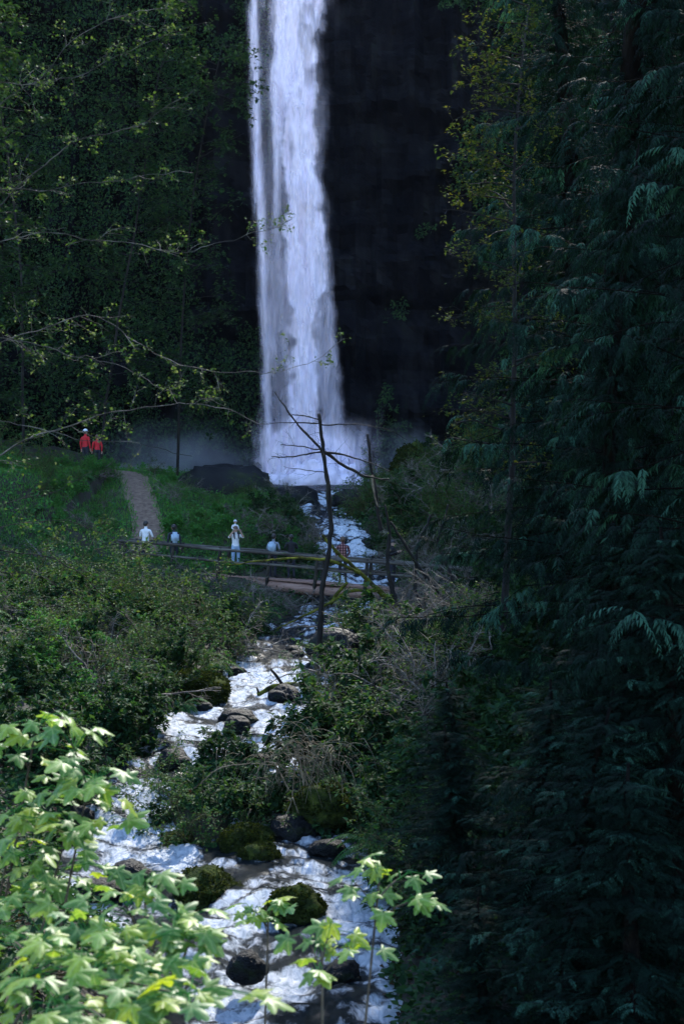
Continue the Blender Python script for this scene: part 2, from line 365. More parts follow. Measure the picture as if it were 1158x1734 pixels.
def terrain(x, y):
    x, y = np.broadcast_arrays(np.asarray(x, float), np.asarray(y, float))
    xc, z, hw, HL, LL, HR, LR = st(y)
    dl, dr = (xc - x) - hw, (x - xc) - hw
    d = np.maximum(dl, dr)
    out = z - .5 + .6 * sstep(-.4, .5, d)
    out = out + np.where(dl > 0, HL * (1 - np.exp(-np.maximum(dl, 0) / LL)) + .22 * np.maximum(dl - 9, 0), 0)
    out = out + np.where(dr > 0, HR * (1 - np.exp(-np.maximum(dr, 0) / LR)) + .25 * np.maximum(dr - 5, 0), 0)
    for (bx_, by_, rx_, ry_, h_) in ((-2.4, 26.0, 1.0, 2.0, .70), (-.15, 27.0, .9, 2.2, .72)):
        out = np.maximum(out, z - .55 + h_ * np.exp(-(((x - bx_) / rx_) ** 2 + ((y - by_) / ry_) ** 2) ** 2) * 1.2)
    out = out + (fbm(x * .5, y * .5, 0, 3) - .5) * 1.1 * sstep(0, 2.5, d) + (fbm(x * 2, y * 2, 0, 9, 3) - .5) * .25 * sstep(-.2, .6, d)
    for P in (PATHD, PRD):
        pd, pz = near_path(x, y, P)
        wt = 1 - sstep(.7, 4.2, pd); wt = np.where(d < .2, wt * sstep(-.6, .2, d), wt)
        out = out * (1 - wt) + pz * wt
    return out
def tz(x, y): return float(terrain(np.array([x]), np.array([y]))[0])

xs = np.r_[np.linspace(-70, -14, 40, endpoint=False), np.linspace(-14, 12, 150, endpoint=False), np.linspace(12, 70, 40)]
ys = np.r_[np.linspace(-30, 4, 20, endpoint=False), np.linspace(4, 76, 300, endpoint=False), np.linspace(76, 110, 40)]
X, Y = np.meshgrid(xs, ys, indexing='ij'); Z = terrain(X, Y)
g = Geo().add(np.stack([X, Y, Z], -1).reshape(-1, 3), grid_faces(len(xs), len(ys)))
ground = structure(obj('ground', g.mesh('ground', True), M['soil']))

# trail surface laid on the bench it is cut into
def strip(P, hw, lift=.03, nv=7, seed=0):
    T = np.gradient(P[:, :2], axis=0); T /= np.linalg.norm(T, axis=1)[:, None]
    Nn = np.stack([-T[:, 1], T[:, 0]], 1); u = np.linspace(-1, 1, nv)
    wob = hw * (1 + .3 * (fbm(np.arange(len(P)) * .22, 0, 0, seed) - .5))
    XY = P[:, None, :2] + Nn[:, None] * (u[None, :, None] * wob[:, None, None])
    z = np.maximum(terrain(XY[..., 0], XY[..., 1]), P[:, None, 2] - .3) + lift
    return np.concatenate([XY, z[..., None]], -1).reshape(-1, 3), grid_faces(len(P), nv)
v, q = strip(PATHD, .68, .05, seed=4); structure(obj('trail_path', Geo().add(v, q).mesh('trail_path', True), M['path']))
v, q = strip(PRD, .6, .05, seed=5); structure(obj('path', Geo().add(v, q).mesh('path', True), M['path']))

# ------------------------------------------------------------------ cliff
def cliff_y(x):
    return 91.5 - .030 * np.maximum(0, -x - 12) ** 1.75 - .020 * np.maximum(0, x - 9) ** 1.8
CTOP = 39.0
cx = np.linspace(-52, 50, 300); cz = np.linspace(-4, CTOP, 150)
CX, CZ = np.meshgrid(cx, cz, indexing='ij')
colw = fbm(CX * 1.1, CZ * .10, 0, 31, 3)
ledge = fbm(CX * .15, CZ * .45, 0, 33, 4)
off = 2.6 * (colw - .5) + 3.2 * (ledge - .5) + 1.0 * (fbm(CX * .8, CZ * .8, 0, 35, 4) - .5) + 1.6 * np.abs(fbm(CX * .9, CZ * .22, 0, 37, 4) - .5)
off = off + 1.8 * np.exp(-((CX + 2.1) / 5.0) ** 2)                         # the alcove behind the fall
CY = cliff_y(CX) + off + np.where(CZ < 4, -(4 - CZ) * .25, 0)
V = np.stack([CX, CY, CZ], -1)
back = V[:, -1:, :].copy(); back[..., 1] += 14; back[..., 2] += 1.0
V = np.concatenate([V, back], 1)
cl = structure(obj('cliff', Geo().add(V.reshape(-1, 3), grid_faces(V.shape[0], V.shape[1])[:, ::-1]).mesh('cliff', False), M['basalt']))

# ------------------------------------------------------------------ waterfall
FD = 87.0
def fall_density(px, py, seed):
    I = lambda pts: np.interp(py, [p[0] for p in pts], [p[1] for p in pts])
    jag = (fbm(px * .06, py * .018, 0, seed, 4) - .5)
    jag2 = (fbm(px * .03, py * .05, 0, seed + 5, 4) - .5)
    e = 20 * jag + 22 * jag2
    xl = I([(-250, 424), (0, 426), (300, 430), (500, 438), (700, 445), (820, 452)]); xr = I([(-250, 550), (0, 550), (260, 548), (420, 562), (600, 576), (700, 588), (820, 606)])
    cl_ = I([(-250, 462), (0, 459), (50, 455), (75, 464), (150, 462), (160, 468), (300, 482), (480, 490), (600, 497), (700, 484), (760, 470), (820, 452)])
    cr = I([(-250, 548), (0, 548), (52, 545), (62, 534), (300, 536), (380, 543), (495, 552), (512, 532), (620, 532), (700, 536), (770, 552), (820, 590)])
    core = sstep(-6, 9, px - cl_ + e) * sstep(-6, 9, cr - px + e * .8)
    rc = np.random.default_rng(seed); com = np.zeros_like(px)
    for _ in range(150):                                      # falling plumes: a blunt head below, a thinning tail above
        hx = rc.normal(512, 24); hy = rc.uniform(-230, 800); w = rc.uniform(4, 13); ln = rc.uniform(60, 230); t = (hy - py) / ln
        wig = 5 * (vnoise(py * .03, hx, 0, seed) - .5)
        com += rc.uniform(.25, .6) * np.exp(-((px - hx + wig) / (w * (1 - .55 * np.clip(t, 0, 1)))) ** 2) * np.clip(1 - t, 0, 1) * sstep(-.06, .02, t) * (t < 1)
    core = core * np.clip(.26 + .34 * sstep(.34, .62, fbm(px * .07, py * .012, 0, seed + 9, 4)) + .62 * com, 0, 1.05) + .3 * com * sstep(-22, 6, px - cl_ + e) * sstep(-26, 4, cr - px + e)
    st1 = np.exp(-((px - I([(-250, 431), (0, 431), (250, 437), (500, 448), (700, 455)]) + 5 * jag) / 5.5) ** 2) * .8 * (1 - .5 * sstep(350, 520, py))
    st2 = np.exp(-((px - I([(-250, 468), (130, 466), (300, 470), (500, 472)]) + 6 * jag2) / 5.0) ** 2) * .55 * sstep(90, 140, py) * (1 - sstep(300, 480, py))
    veil = sstep(0, 12, px - xl + e * .6) * sstep(0, 16, xr - px + e * .6) * (.09 + .24 * sstep(150, 600, py)) * (.35 + 1.2 * fbm(px * .05, py * .01, 0, seed + 3, 3))
    splash = sstep(700, 780, py) * sstep(425, 465, px + e) * sstep(645, 590, px - e) * 1.0
    return np.clip(core + st1 + st2 + veil + splash, 0, 1)
wf = thing('waterfall', 'tall blue white waterfall plunging down the dark cliff into the pool', 'waterfall', W(525, 820, FD))
for k, (dy, nx, amp, seed, gain) in enumerate(((0.0, 150, .5, 101, 1.0), (-.9, 130, .6, 211, .55), (.9, 110, .5, 307, .3))):
    px = np.linspace(405, 650, nx); py = np.linspace(-265, 822, 560)
    PX, PY = np.meshgrid(px, py, indexing='ij')
    spread = 1.0 + .05 * k
    dens = fall_density(525 + (PX - 525) / spread, PY + 37 * k * np.sin(PX * .02), seed) * gain
    if k: dens = dens * sstep(.42, .62, fbm(PX * .07, PY * .012, 0, seed + 40, 4))
    Dp = FD + dy - 1.1 * np.exp(-((PX - 512) / 55) ** 2) + amp * (fbm(PX * .09, PY * .015, 0, seed + 60, 4) - .5) * 2
    V = np.stack([(PX - 579) / FPX * FD, Dp, -(PY - 867) / FPX * FD], -1)
    me = Geo().add((V - W(525, 820, FD)).reshape(-1, 3), grid_faces(nx, 560)).mesh('water_sheet', True)
    me.attributes.new('thickness', 'FLOAT', 'POINT').data.foreach_set('value', dens.astype(np.float32).ravel())
    obj('water_sheet', me, M['fall'], wf)

# billowing splash where the water lands
th = np.linspace(0, 2 * math.pi, 90, endpoint=True); ph = np.linspace(.02, math.pi / 2, 30); TH, PH = np.meshgrid(th, ph, indexing='ij')
cx_, cy_, cz_ = np.cos(TH) * np.cos(PH), np.sin(TH) * np.cos(PH), np.sin(PH)
bl = .72 + .6 * fbm(np.cos(TH) * 3 + 9, np.sin(TH) * 3 + 5, PH * 4, 401, 4)
V = np.stack([cx_ * 2.6 * bl, cy_ * 1.5 * bl, cz_ * 2.1 * bl ** 2 - .15], -1)
me = Geo().add(V.reshape(-1, 3) + (W(533, 822, FD - 1.2) - W(525, 820, FD)), grid_faces(90, 30)).mesh('splash', True)
dn = (1.0 - .8 * sstep(.5, 1.0, cz_)) * (.7 + .8 * fbm(np.cos(TH) * 7, np.sin(TH) * 7, PH * 9, 405, 4))
me.attributes.new('thickness', 'FLOAT', 'POINT').data.foreach_set('value', np.clip(dn, 0, 1).astype(np.float32).ravel())
obj('splash', me, M['fall'], wf)

# ------------------------------------------------------------------ stream
sy = np.arange(2.0, 90.0, .085); su = np.linspace(-1, 1, 64)
SY, SU = np.meshgrid(sy, su, indexing='ij')
xc, zc, hw = [np.interp(SY, ST[:, 0], ST[:, k]) for k in (1, 2, 3)]
SX = xc + SU * (hw + .55)
step = fbm(SX * .35, SY * .33, 0, 51, 3); step2 = fbm(SX * .8, SY * 1.1, 0, 53, 4); wav = fbm(SX * 2.2, SY * 2.6, 0, 55, 3)
calm = 1 - sstep(74, 82, SY) * .75
SZ = zc + calm * (.85 * (step - .5) + .5 * (step2 - .5) + .30 * (wav - .5)) - .10 * SU ** 4
SZ = zc - .24 + np.log1p(np.exp((SZ - zc + .24) * 9)) / 9            # never below the bed
gy = np.gradient(SZ, axis=0) / .085
foam = .03 + .9 * np.clip(gy, -.6, 1.2) + 1.5 * (fbm(SX * 1.5, SY * .9, 0, 57, 4) - .5)
# white where the bed falls away
for (a, b, amt) in ((16.8, 20.4, .30), (20.5, 26, .24), (29, 40.5, .22), (45.5, 50, .22), (56, 66.5, .06)):
    foam += amt * sstep(a - .8, a + .8, SY) * (1 - sstep(b - .8, b + .8, SY))
foam -= .35 * sstep(74, 80, SY) * (1 - sstep(84, 87, SY)); foam += .5 * sstep(84.5, 87, SY)
foam -= .25 * sstep(40.5, 42, SY) * (1 - sstep(44.5, 46, SY))
me = Geo().add(np.stack([SX, SY, SZ], -1).reshape(-1, 3), grid_faces(len(sy), len(su))[:, ::-1]).mesh('stream_water', True)
me.attributes.new('foam', 'FLOAT', 'POINT').data.foreach_set('value', foam.astype(np.float32).ravel())
structure(obj('stream_water', me, M['stream']))
def water_z(x, y): return float(np.interp(y, ST[:, 0], ST[:, 2]))

# ------------------------------------------------------------------ boulders
import bmesh
def rock_mesh(name, seed, sub=4):
    bm = bmesh.new(); bmesh.ops.create_icosphere(bm, subdivisions=sub, radius=1.0)
    P = np.array([v.co[:] for v in bm.verts])
    n = fbm(P[:, 0] * 1.1 + seed, P[:, 1] * 1.1, P[:, 2] * 1.1, seed, 4)
    P0 = P.copy(); cell = np.abs(fbm(P[:, 0] * 2.3, P[:, 1] * 2.3 + seed, P[:, 2] * 2.3, seed + 7, 3) - .5)
    P *= (.62 + .75 * n - .5 * cell)[:, None]
    P *= (1 + .16 * (fbm(P0[:, 0] * 6, P0[:, 1] * 6, P0[:, 2] * 6 + seed, seed + 3, 3) - .5))[:, None]
    P[:, 2] = np.where(P[:, 2] < 0, P[:, 2] * .7, P[:, 2])
    for v, p in zip(bm.verts, P): v.co = p
    me = bpy.data.meshes.new(name); bm.to_mesh(me); bm.free()
    me.polygons.foreach_set('use_smooth', np.ones(len(me.polygons), bool)); return me
def moss_tufts(me, seed, n=5200):
    r = np.random.default_rng(seed); V = np.array([v.co[:] for v in me.vertices]); Nn = np.array([v.normal[:] for v in me.vertices])
    k = np.nonzero((Nn[:, 2] > -.05) & (fbm(V[:, 0] * 1.7, V[:, 1] * 1.7, V[:, 2] * 1.7, seed, 3) > .36))[0]; k = r.choice(k, n); P = V[k] + r.normal(size=(n, 3)) * .025; D = Nn[k] * .7 + rand_dirs(n, r) * .8
    L = .05 + .07 * r.random(n); return Geo().leaves(P - Nn[k] * .01, D, rand_dirs(n, r), L, L * .3, .1, .2).mesh('moss')
def rand_dirs(n, r):
    d = r.normal(size=(n, 3)); return d / np.linalg.norm(d, axis=1)[:, None]
ROCK = [rock_mesh('boulder', 11 + 3 * k) for k in range(5)]
MROCK = [rock_mesh('mossy_boulder', 61 + 3 * k) for k in range(4)]
for m_ in ROCK: m_.materials.append(M['rock'])
for m_ in MROCK: m_.materials.append(M['moss_rock'])
M['moss'] = leaf_mat('moss_tuft', [(.012, .02, .006), (.025, .036, .008), (.045, .056, .010), (.018, .032, .009)], .3, (1.4, 1.3, .5), .9, .05)
MOSS = [moss_tufts(m_, 5 + k) for k, m_ in enumerate(MROCK)]
for m_ in MOSS: m_.materials.append(M['moss'])
def add_moss(o, k): c = obj('moss', MOSS[k % 4], None, o); c['kind'] = 'stuff'; return o
def boulder(px, py, D, sx, sy_, sz, moss, k, label, group=None, dz=0.0):
    p = W(px, py, D); p[2] = min(tz(p[0], D), p[2] if dz == 0 else 1e9) + dz
    o = obj('mossy_boulder' if moss else 'boulder', (MROCK if moss else ROCK)[k % (4 if moss else 5)], None, None, p, k * 1.3, (sx, sy_, sz))
    if moss: add_moss(o, k)
    return tag(o, label, 'rock', group)
def boulder_at(px, py, D, sx, sy_, sz, moss, k, label, group=None):
    o = boulder(px, py, D, sx, sy_, sz, moss, k, label, group); o.location.z = W(px, py, D)[2]; return o
boulder_at(385, 842, 74, 2.8, 2.0, 2.0, False, 0, 'big dark rock mound in the mist left of the waterfall foot')
boulder_at(350, 1522, 21.6, .56, .75, .40, True, 0, 'large mossy boulder splitting the stream, lying left of the other one')
boulder_at(503, 1545, 20.4, .42, .5, .36, True, 1, 'rounded dark mossy boulder with white water curling round both sides')
boulder_at(440, 1455, 23.0, .34, .4, .28, True, 2, 'small mossy boulder under the drooping dead tangle')
boulder_at(418, 1432, 23.6, .45, .5, .4, True, 3, 'mossy boulder at the foot of the islet bush')
boulder_at(300, 1450, 24.2, .5, .5, .36, True, 0, 'mossy boulder on the far side of the islet')
boulder_at(545, 1375, 24.6, .55, .5, .5, True, 2, 'mossy boulder below the dead drooping tangle')
boulder_at(492, 1184, 36.8, .36, .4, .38, False, 1, 'dark wet boulder propping the mossy log in the stream')
boulder_at(575, 1100, 39.5, .95, .9, .65, False, 2, 'dark rock in midstream under the standing snag')
boulder_at(610, 1165, 36.4, .85, .9, .55, False, 3, 'dark rock at the inner end of the mossy log')
boulder_at(420, 1642, 17.6, .26, .24, .22, False, 4, 'small dark rock poking out of bright foam')
boulder_at(330, 1175, 36, .9, .9, .65, True, 3, 'mossy boulder on the grassy bank beside the wide rapids')
boulder_at(700, 800, 76, 1.6, 1.2, 1.5, True, 1, 'mossy rock knoll right of the waterfall foot')
boulder_at(610, 850, 72, 1.5, 1.0, .8, False, 0, 'dark rock below the plunge pool outlet')
boulder_at(500, 855, 73, 1.8, 1.2, .9, False, 3, 'flat dark rock damming the plunge pool')
r2 = random.Random(5); n = 0
while n < 46:
    y = r2.uniform(17, 72); xc_, z_, hw_ = [float(np.interp(y, ST[:, 0], ST[:, k])) for k in (1, 2, 3)]
    u = r2.uniform(-1.15, 1.15)
    if abs(u) < .35 and r2.random() < .6: continue
    s = r2.uniform(.16, .42) * (1.25 if abs(u) > .85 else 1)
    mossy = abs(u) > .8 and r2.random() < .6
    o = obj('mossy_stone' if mossy else 'stream_stone', (MROCK if mossy else ROCK)[n % (4 if mossy else 5)], None, None, (xc_ + u * hw_, y, z_ - .12 * s), r2.uniform(0, 6.28), (s * 1.2, s, s * .75))
    if mossy: add_moss(o, n)
    tag(o, 'small mossy stone at the edge of the stream' if mossy else 'small dark wet stone among the rapids', 'rock', 'mossy stones along the stream edge' if mossy else 'dark stones in the rapids'); n += 1

# ------------------------------------------------------------------ growing wood and leaves
def rand_dirs(n, r): 
    d = r.normal(size=(n, 3)); return d / np.linalg.norm(d, axis=1)[:, None]
def poly(p, d, length, n, r, wander=.25, droop=0.0):
    P = [np.array(p, float)]; d = np.array(d, float); d /= np.linalg.norm(d); s = length / n
    for k in range(n):
        d = d + r.normal(size=3) * wander * .5 + np.array([0, 0, -droop]); d /= np.linalg.norm(d); P.append(P[-1] + d * s)
    return np.array(P)
class Grower:
    def __init__(s, seed): s.r = np.random.default_rng(seed); s.wood = Geo(); s.lp = []; s.ld = []
    def limb(s, P, r0, r1, sides=5): s.wood.tube(P, np.linspace(r0, r1, len(P)), sides)
    def twigs(s, P, n, length, rad, droop=.05, wander=.35, spread=.9, leafy=6, sub=3, start=.15, up=.15, sides=3):
        """twigs along polyline P, each with sub-twigs; leaf points on the outer part of both"""
        r = s.r; k = len(P)
        for _ in range(n):
            t = start + (1 - start) * r.random(); f = t * (k - 1); i = min(int(f), k - 2)
            p = P[i] + (P[i + 1] - P[i]) * (f - i); d = P[i + 1] - P[i]; d = d / (np.linalg.norm(d) + 1e-9)
            d = d * .6 + rand_dirs(1, r)[0] * spread + np.array([0, 0, up]); L = length * (.4 + .9 * r.random()) * (1.15 - .5 * t)
            Q = poly(p, d, L, 4, r, wander, droop); s.wood.tube(Q, np.linspace(rad, rad * .35, 5), sides, cap=False)
            s.leafpts(Q, leafy)
            for _ in range(sub):
                j = r.integers(1, 4); dd = (Q[j + 1] - Q[j]) / (L / 4) * .7 + rand_dirs(1, r)[0] * .8
                Q2 = poly(Q[j], dd, L * .45 * (.5 + r.random()), 3, r, wander, droop); s.wood.tube(Q2, np.linspace(rad * .5, rad * .25, 4), 3, cap=False)
                s.leafpts(Q2, leafy)
    def leafpts(s, Q, n):
        r = s.r; n = r.poisson(n)
        for _ in range(n):
            f = (.25 + .75 * r.random()) * (len(Q) - 1); i = min(int(f), len(Q) - 2)
            s.lp.append(Q[i] + (Q[i + 1] - Q[i]) * (f - i)); s.ld.append(Q[i + 1] - Q[i])
    def foliage(s, size, width=.32, flat=.8, jitter=.02, droop=.2):
        r = s.r; n = len(s.lp); g = Geo()
        if n == 0: return g
        P = np.array(s.lp) + r.normal(size=(n, 3)) * jitter; D = np.array(s.ld); D /= np.linalg.norm(D, axis=1)[:, None] + 1e-9
        D = D * .5 + rand_dirs(n, r); D[:, 2] *= .5
        N = rand_dirs(n, r) * (1 - flat) + np.array([0, 0, flat]); L = size * (.5 + r.random(n))
        return g.leaves(P, D, N, L, L * width, .2, droop)

def proto(name, label, cat, gr, leaf_geo, wood_mat, leaf_mat_, part_names=('stems', 'foliage')):
    t = thing(name, label, cat)
    a = obj(part_names[0], gr.wood.mesh(part_names[0], True), wood_mat, t); ks = [a]
    if leaf_geo is not None and leaf_geo.n: ks.append(obj(part_names[1], leaf_geo.mesh(part_names[1]), leaf_mat_, t))
    KIDS[t.name] = ks; return t

def leafy_shrub(seed, n=16, h=1.0, leafsize=.07, leafy=9):
    g = Grower(seed)
    for _ in range(n):
        d = rand_dirs(1, g.r)[0]; d[2] = abs(d[2]) + .55
        P = poly((g.r.normal() * .12, g.r.normal() * .12, -.15), d, h * (.4 + 1.0 * g.r.random()), 6, g.r, .35, .09)
        g.limb(P, .014, .004, 4); g.twigs(P, 9, .38 * h, .005, .06, .4, 1.0, leafy, 2, .25)
    return g
def twiggy_shrub(seed, n=15, h=1.5, leafy=3.0, droop=.14, th=1.0):
    g = Grower(seed)
    for _ in range(n):
        d = rand_dirs(1, g.r)[0]; d[2] = abs(d[2]) + .25 + .6 * g.r.random(); ln = h * (.35 + 1.25 * g.r.random() ** 1.5)
        P = poly((g.r.normal() * .25, g.r.normal() * .25, -.15), d, ln, 8, g.r, .32, droop)
        g.limb(P, .016 * th, .004 * th, 4); g.twigs(P, 9, .45 * h, .0055 * th, .10, .5, .9, leafy, 3, .25)
    return g
def fern_clump(seed, n=15, L=.85):
    g = Grower(seed); lv = Geo(); r = g.r
    for k in range(n):
        a = k * 2.4 + r.random(); P = poly((0, 0, -.05), (math.cos(a), math.sin(a), 1.1 + .6 * r.random()), L * (.7 + .5 * r.random()), 9, r, .08, .24)
        g.limb(P, .006, .002, 3)
        m = 22; f = np.linspace(.15, .99, m) * 9; i = np.minimum(f.astype(int), 8); pts = P[i] + (P[i + 1] - P[i]) * (f - i)[:, None]; T = P[i + 1] - P[i]; T /= np.linalg.norm(T, axis=1)[:, None]
        S = np.cross(T, (0, 0, 1.0)); S /= np.linalg.norm(S, axis=1)[:, None] + 1e-9; ln = .17 * L * np.sin(np.linspace(.5, 3.05, m)) + .02
        for sg in (-1, 1):
            lv.leaves(pts, S * sg + T * .35 - np.array([0, 0, .25]), np.cross(S * sg, T) * sg, ln, ln * .17, .05, .1)
    return g, lv

# ------------------------------------------------------------------ understorey on both banks
SHR = []
for k in range(3):
    g = leafy_shrub(40 + k, 11 + 3 * k, .9 + .2 * k); SHR.append(proto('leafy_shrub', 'x', 'shrub', g, g.foliage(.085 + .03 * k, .34), M['bark_brown'], M['leaf_shrub']))
BRI = []
for k in range(2):
    g = leafy_shrub(50 + k, 14, .9); BRI.append(proto('bright_shrub', 'x', 'shrub', g, g.foliage(.08, .36), M['bark_brown'], M['leaf_bright']))
TWG = []
for k in range(3):
    g = twiggy_shrub(60 + k); TWG.append(proto('twiggy_shrub', 'x', 'shrub', g, g.foliage(.085, .30), M['twig_moss'], M['leaf_olive']))
BAR = []
for k in range(2):
    g = twiggy_shrub(90 + k, 14, 1.5, .25, .10, 2.0); BAR.append(proto('bare_shrub', 'x', 'shrub', g, g.foliage(.06, .30), M['bare_twig'], M['leaf_olive']))
FRN = []
for k in range(2):
    g, lv = fern_clump(70 + k); FRN.append(proto('sword_fern', 'x', 'fern', g, lv, M['twig_moss'], M['fern'], ('stalks', 'fronds')))
used = set()
def plant(src, x, y, s, label, group, rot=None, dz=0.0):
    z = tz(x, y) + dz; rot = r2.uniform(0, 6.28) if rot is None else rot
    if src.name not in used:
        used.add(src.name); src.location = (x, y, z); src.rotation_euler = (0, 0, rot); src.scale = (s,) * 3
        src['label'] = label; src['group'] = group; return src
    return copy_tree(src, (x, y, z), rot, s, label, group)
def on_path(x, y, m=1.0):
    return min(float(near_path(x, y, PATHD)[0]), float(near_path(x, y, PRD)[0])) < m
def edge(x, y):
    xc_, _, hw_ = [float(np.interp(y, ST[:, 0], ST[:, k])) for k in (1, 2, 3)]; return (xc_ - x) - hw_, (x - xc_) - hw_
def scatter(n, pick, yr, side, dr, sr, label, group, sel=None):
    c = 0; tries = 0
    while c < n and tries < n * 30:
        tries += 1
        y = r2.uniform(*yr); xc_, _, hw_ = [float(np.interp(y, ST[:, 0], ST[:, k])) for k in (1, 2, 3)]
        d = r2.uniform(*dr); x = xc_ + side * (hw_ + d)
        if abs(x) > .2404 * y + 1.2 or on_path(x, y) or (53.2 < y < 57.2 and x < 5.5 and x > -9): continue
        if (36 < y < 46 and 1.2 < x < 4.4 and pick is not FRN and pick is not BAR) or (46 < y < 53.2 and -5.2 < x < 5.4 and pick is not BAR and pick is not FRN) or (49.5 < y < 53.2 and -9.5 < x < 0 and pick is not FRN) or (43 < y < 53.2 and -1.5 < x < 5.2 and side > 0 and d > .5) or (sel and not sel(x, y)): continue
        plant(pick[r2.randrange(len(pick))], x, y, r2.uniform(*sr), label, group); c += 1
scatter(40, TWG, (33, 53), -1, (.3, 10), (.7, 1.25), 'tangled olive twiggy shrub on the left bank below the footbridge', 'twiggy shrubs below the footbridge')
scatter(34, SHR, (26, 53), -1, (.1, 9), (.6, 1.1), 'dark green leafy shrub on the left bank below the footbridge', 'dark leafy shrubs on the left bank')
scatter(38, FRN, (24, 53), -1, (.1, 7), (.7, 1.2), 'green sword fern growing low on the left bank', 'ferns on the left bank')
scatter(46, BRI, (57.5, 70), -1, (1.5, 12), (.5, 1.0), 'bright green low bush on the slope beside the trail', 'bright bushes beside the trail')
scatter(40, FRN, (57.5, 70), -1, (.3, 12), (.7, 1.1), 'green fern on the grassy slope beside the trail', 'ferns beside the trail')
scatter(16, TWG, (58, 76), -1, (.1, 3.0), (.4, .75), 'twiggy bush along the water above the footbridge', 'twiggy bushes above the footbridge')
scatter(22, BAR, (32, 53), -1, (.2, 9), (.6, 1.1), 'bare grey brown shrub on the left bank below the footbridge', 'bare shrubs on the left bank')
scatter(14, BRI, (28, 52), -1, (1.5, 10), (.6, 1.0), 'fresh green bush on the left bank below the footbridge', 'fresh green bushes on the left bank')
scatter(22, BAR, (57.5, 74), 1, (.0, 6), (.7, 1.2), 'leafless pale twigged bush above the right end of the footbridge', 'leafless bushes above the footbridge')
scatter(12, BAR, (57.5, 74), -1, (.0, 1.6), (.5, .9), 'leafless bush leaning over the water above the footbridge', 'leafless bushes over the water')
for (px, D, s_) in ((470, 51, .9), (505, 52.5, .7), (620, 51.5, .8), (660, 50.5, 1.0), (700, 50, 1.0), (745, 51, 1.1), (790, 50, 1.1), (430, 50.5, .9), (380, 51.5, .8), (720, 47, 1.0), (660, 46, .9), (560, 52.8, .9), (590, 50.5, .6), (640, 52.5, 1.0), (685, 52.4, 1.1), (730, 52.6, 1.1), (770, 52.3, 1.2), (530, 52.5, .7), (330, 52, .8), (280, 52.6, .7), (610, 58.5, 1.0), (690, 58.4, 1.3), (740, 58.8, 1.3)):
    plant(BAR[r2.randrange(2)], (px - 579) / FPX * D, D, s_, 'leafless twiggy shrub growing up in front of the footbridge', 'leafless shrubs in front of the footbridge')
scatter(20, BAR, (57.5, 70), -1, (1.5, 12), (.35, .7), 'bare thin twigged bush on the green slope beside the trail', 'bare bushes beside the trail')
scatter(30, TWG, (57.5, 70), -1, (2, 12), (.35, .65), 'straggly green bush on the slope beside the trail', 'straggly bushes beside the trail')
scatter(24, SHR, (24, 53), 1, (.1, 6), (.7, 1.2), 'dark green leafy shrub on the right bank downstream of the footbridge', 'dark leafy shrubs on the right bank')
scatter(26, BAR, (27, 50), 1, (.0, 5), (.7, 1.2), 'leafless brown shrub on the right bank downstream of the footbridge', 'leafless shrubs on the right bank')
scatter(18, TWG, (30, 53), 1, (.1, 6), (.7, 1.2), 'brown twiggy shrub on the right bank downstream of the footbridge', 'twiggy shrubs on the right bank')
scatter(20, FRN, (22, 48), 1, (.1, 4), (.7, 1.2), 'dark fern hanging over the right side of the stream', 'ferns on the right bank')
scatter(30, TWG, (57.5, 76), 1, (.1, 7), (.7, 1.3), 'bare twiggy bush on the far bank right of the falls', 'twiggy bushes right of the falls')
scatter(18, SHR, (57.5, 78), 1, (.3, 8), (.8, 1.4), 'leafy bush on the far bank right of the falls', 'leafy bushes right of the falls')
# the low dark thicket on the islets between the rapids and the lower stream
for (x_, y_, s) in ((-2.4, 25.4, .8), (-2.9, 26.2, .8), (-1.9, 26.6, .75), (-2.6, 24.2, .6), (-1.8, 25.0, .7), (-2.3, 27.3, .7), (-3.0, 25.0, .6), (-.2, 26.8, .85), (.3, 25.8, .8), (-.5, 25.6, .65), (.2, 28.0, .9), (-.4, 27.9, .6), (.9, 27, .9), (-3.6, 27.6, .7), (-4.4, 26.6, .8), (-5, 25.4, .8), (-2.2, 24.1, .5), (-2.8, 24.4, .5), (-.3, 24.9, .5), (.2, 24.8, .55), (-2.5, 24.0, .6), (-1.8, 24.3, .55), (-3.2, 24.6, .5)):
    plant((SHR[1:] + FRN + TWG[:1])[r2.randrange(5)], x_, y_, s * 1.15, 'dark green plant crowding the islets below the rapids', 'plants on the islets below the rapids')
for (px, py, D, s) in ((690, 1390, 21.5, .75), (740, 1370, 22, .7), (655, 1420, 21.5, .55)):
    p = W(px, py, D); o = plant(BRI[r2.randrange(2)], p[0], D, s, 'bright green leafy shrub in front of the dark cedars', 'bright shrubs in front of the cedars'); o.location.z = max(W(px, py + 50, D)[2] - .3, tz(p[0], D) - .1)
for (px, py, D, s) in ((85, 1110, 33, 1.1), (130, 1140, 32, .9), (60, 1090, 34, .9), (150, 1190, 30, .9)):
    p = W(px, py, D); o = plant(BRI[r2.randrange(2)], p[0], D, s, 'bright green bush glowing among the dark left bank thicket', 'bright bushes in the left thicket'); o.location.z = max(W(px, py + 50, D)[2] - .3, tz(p[0], D) - .1)

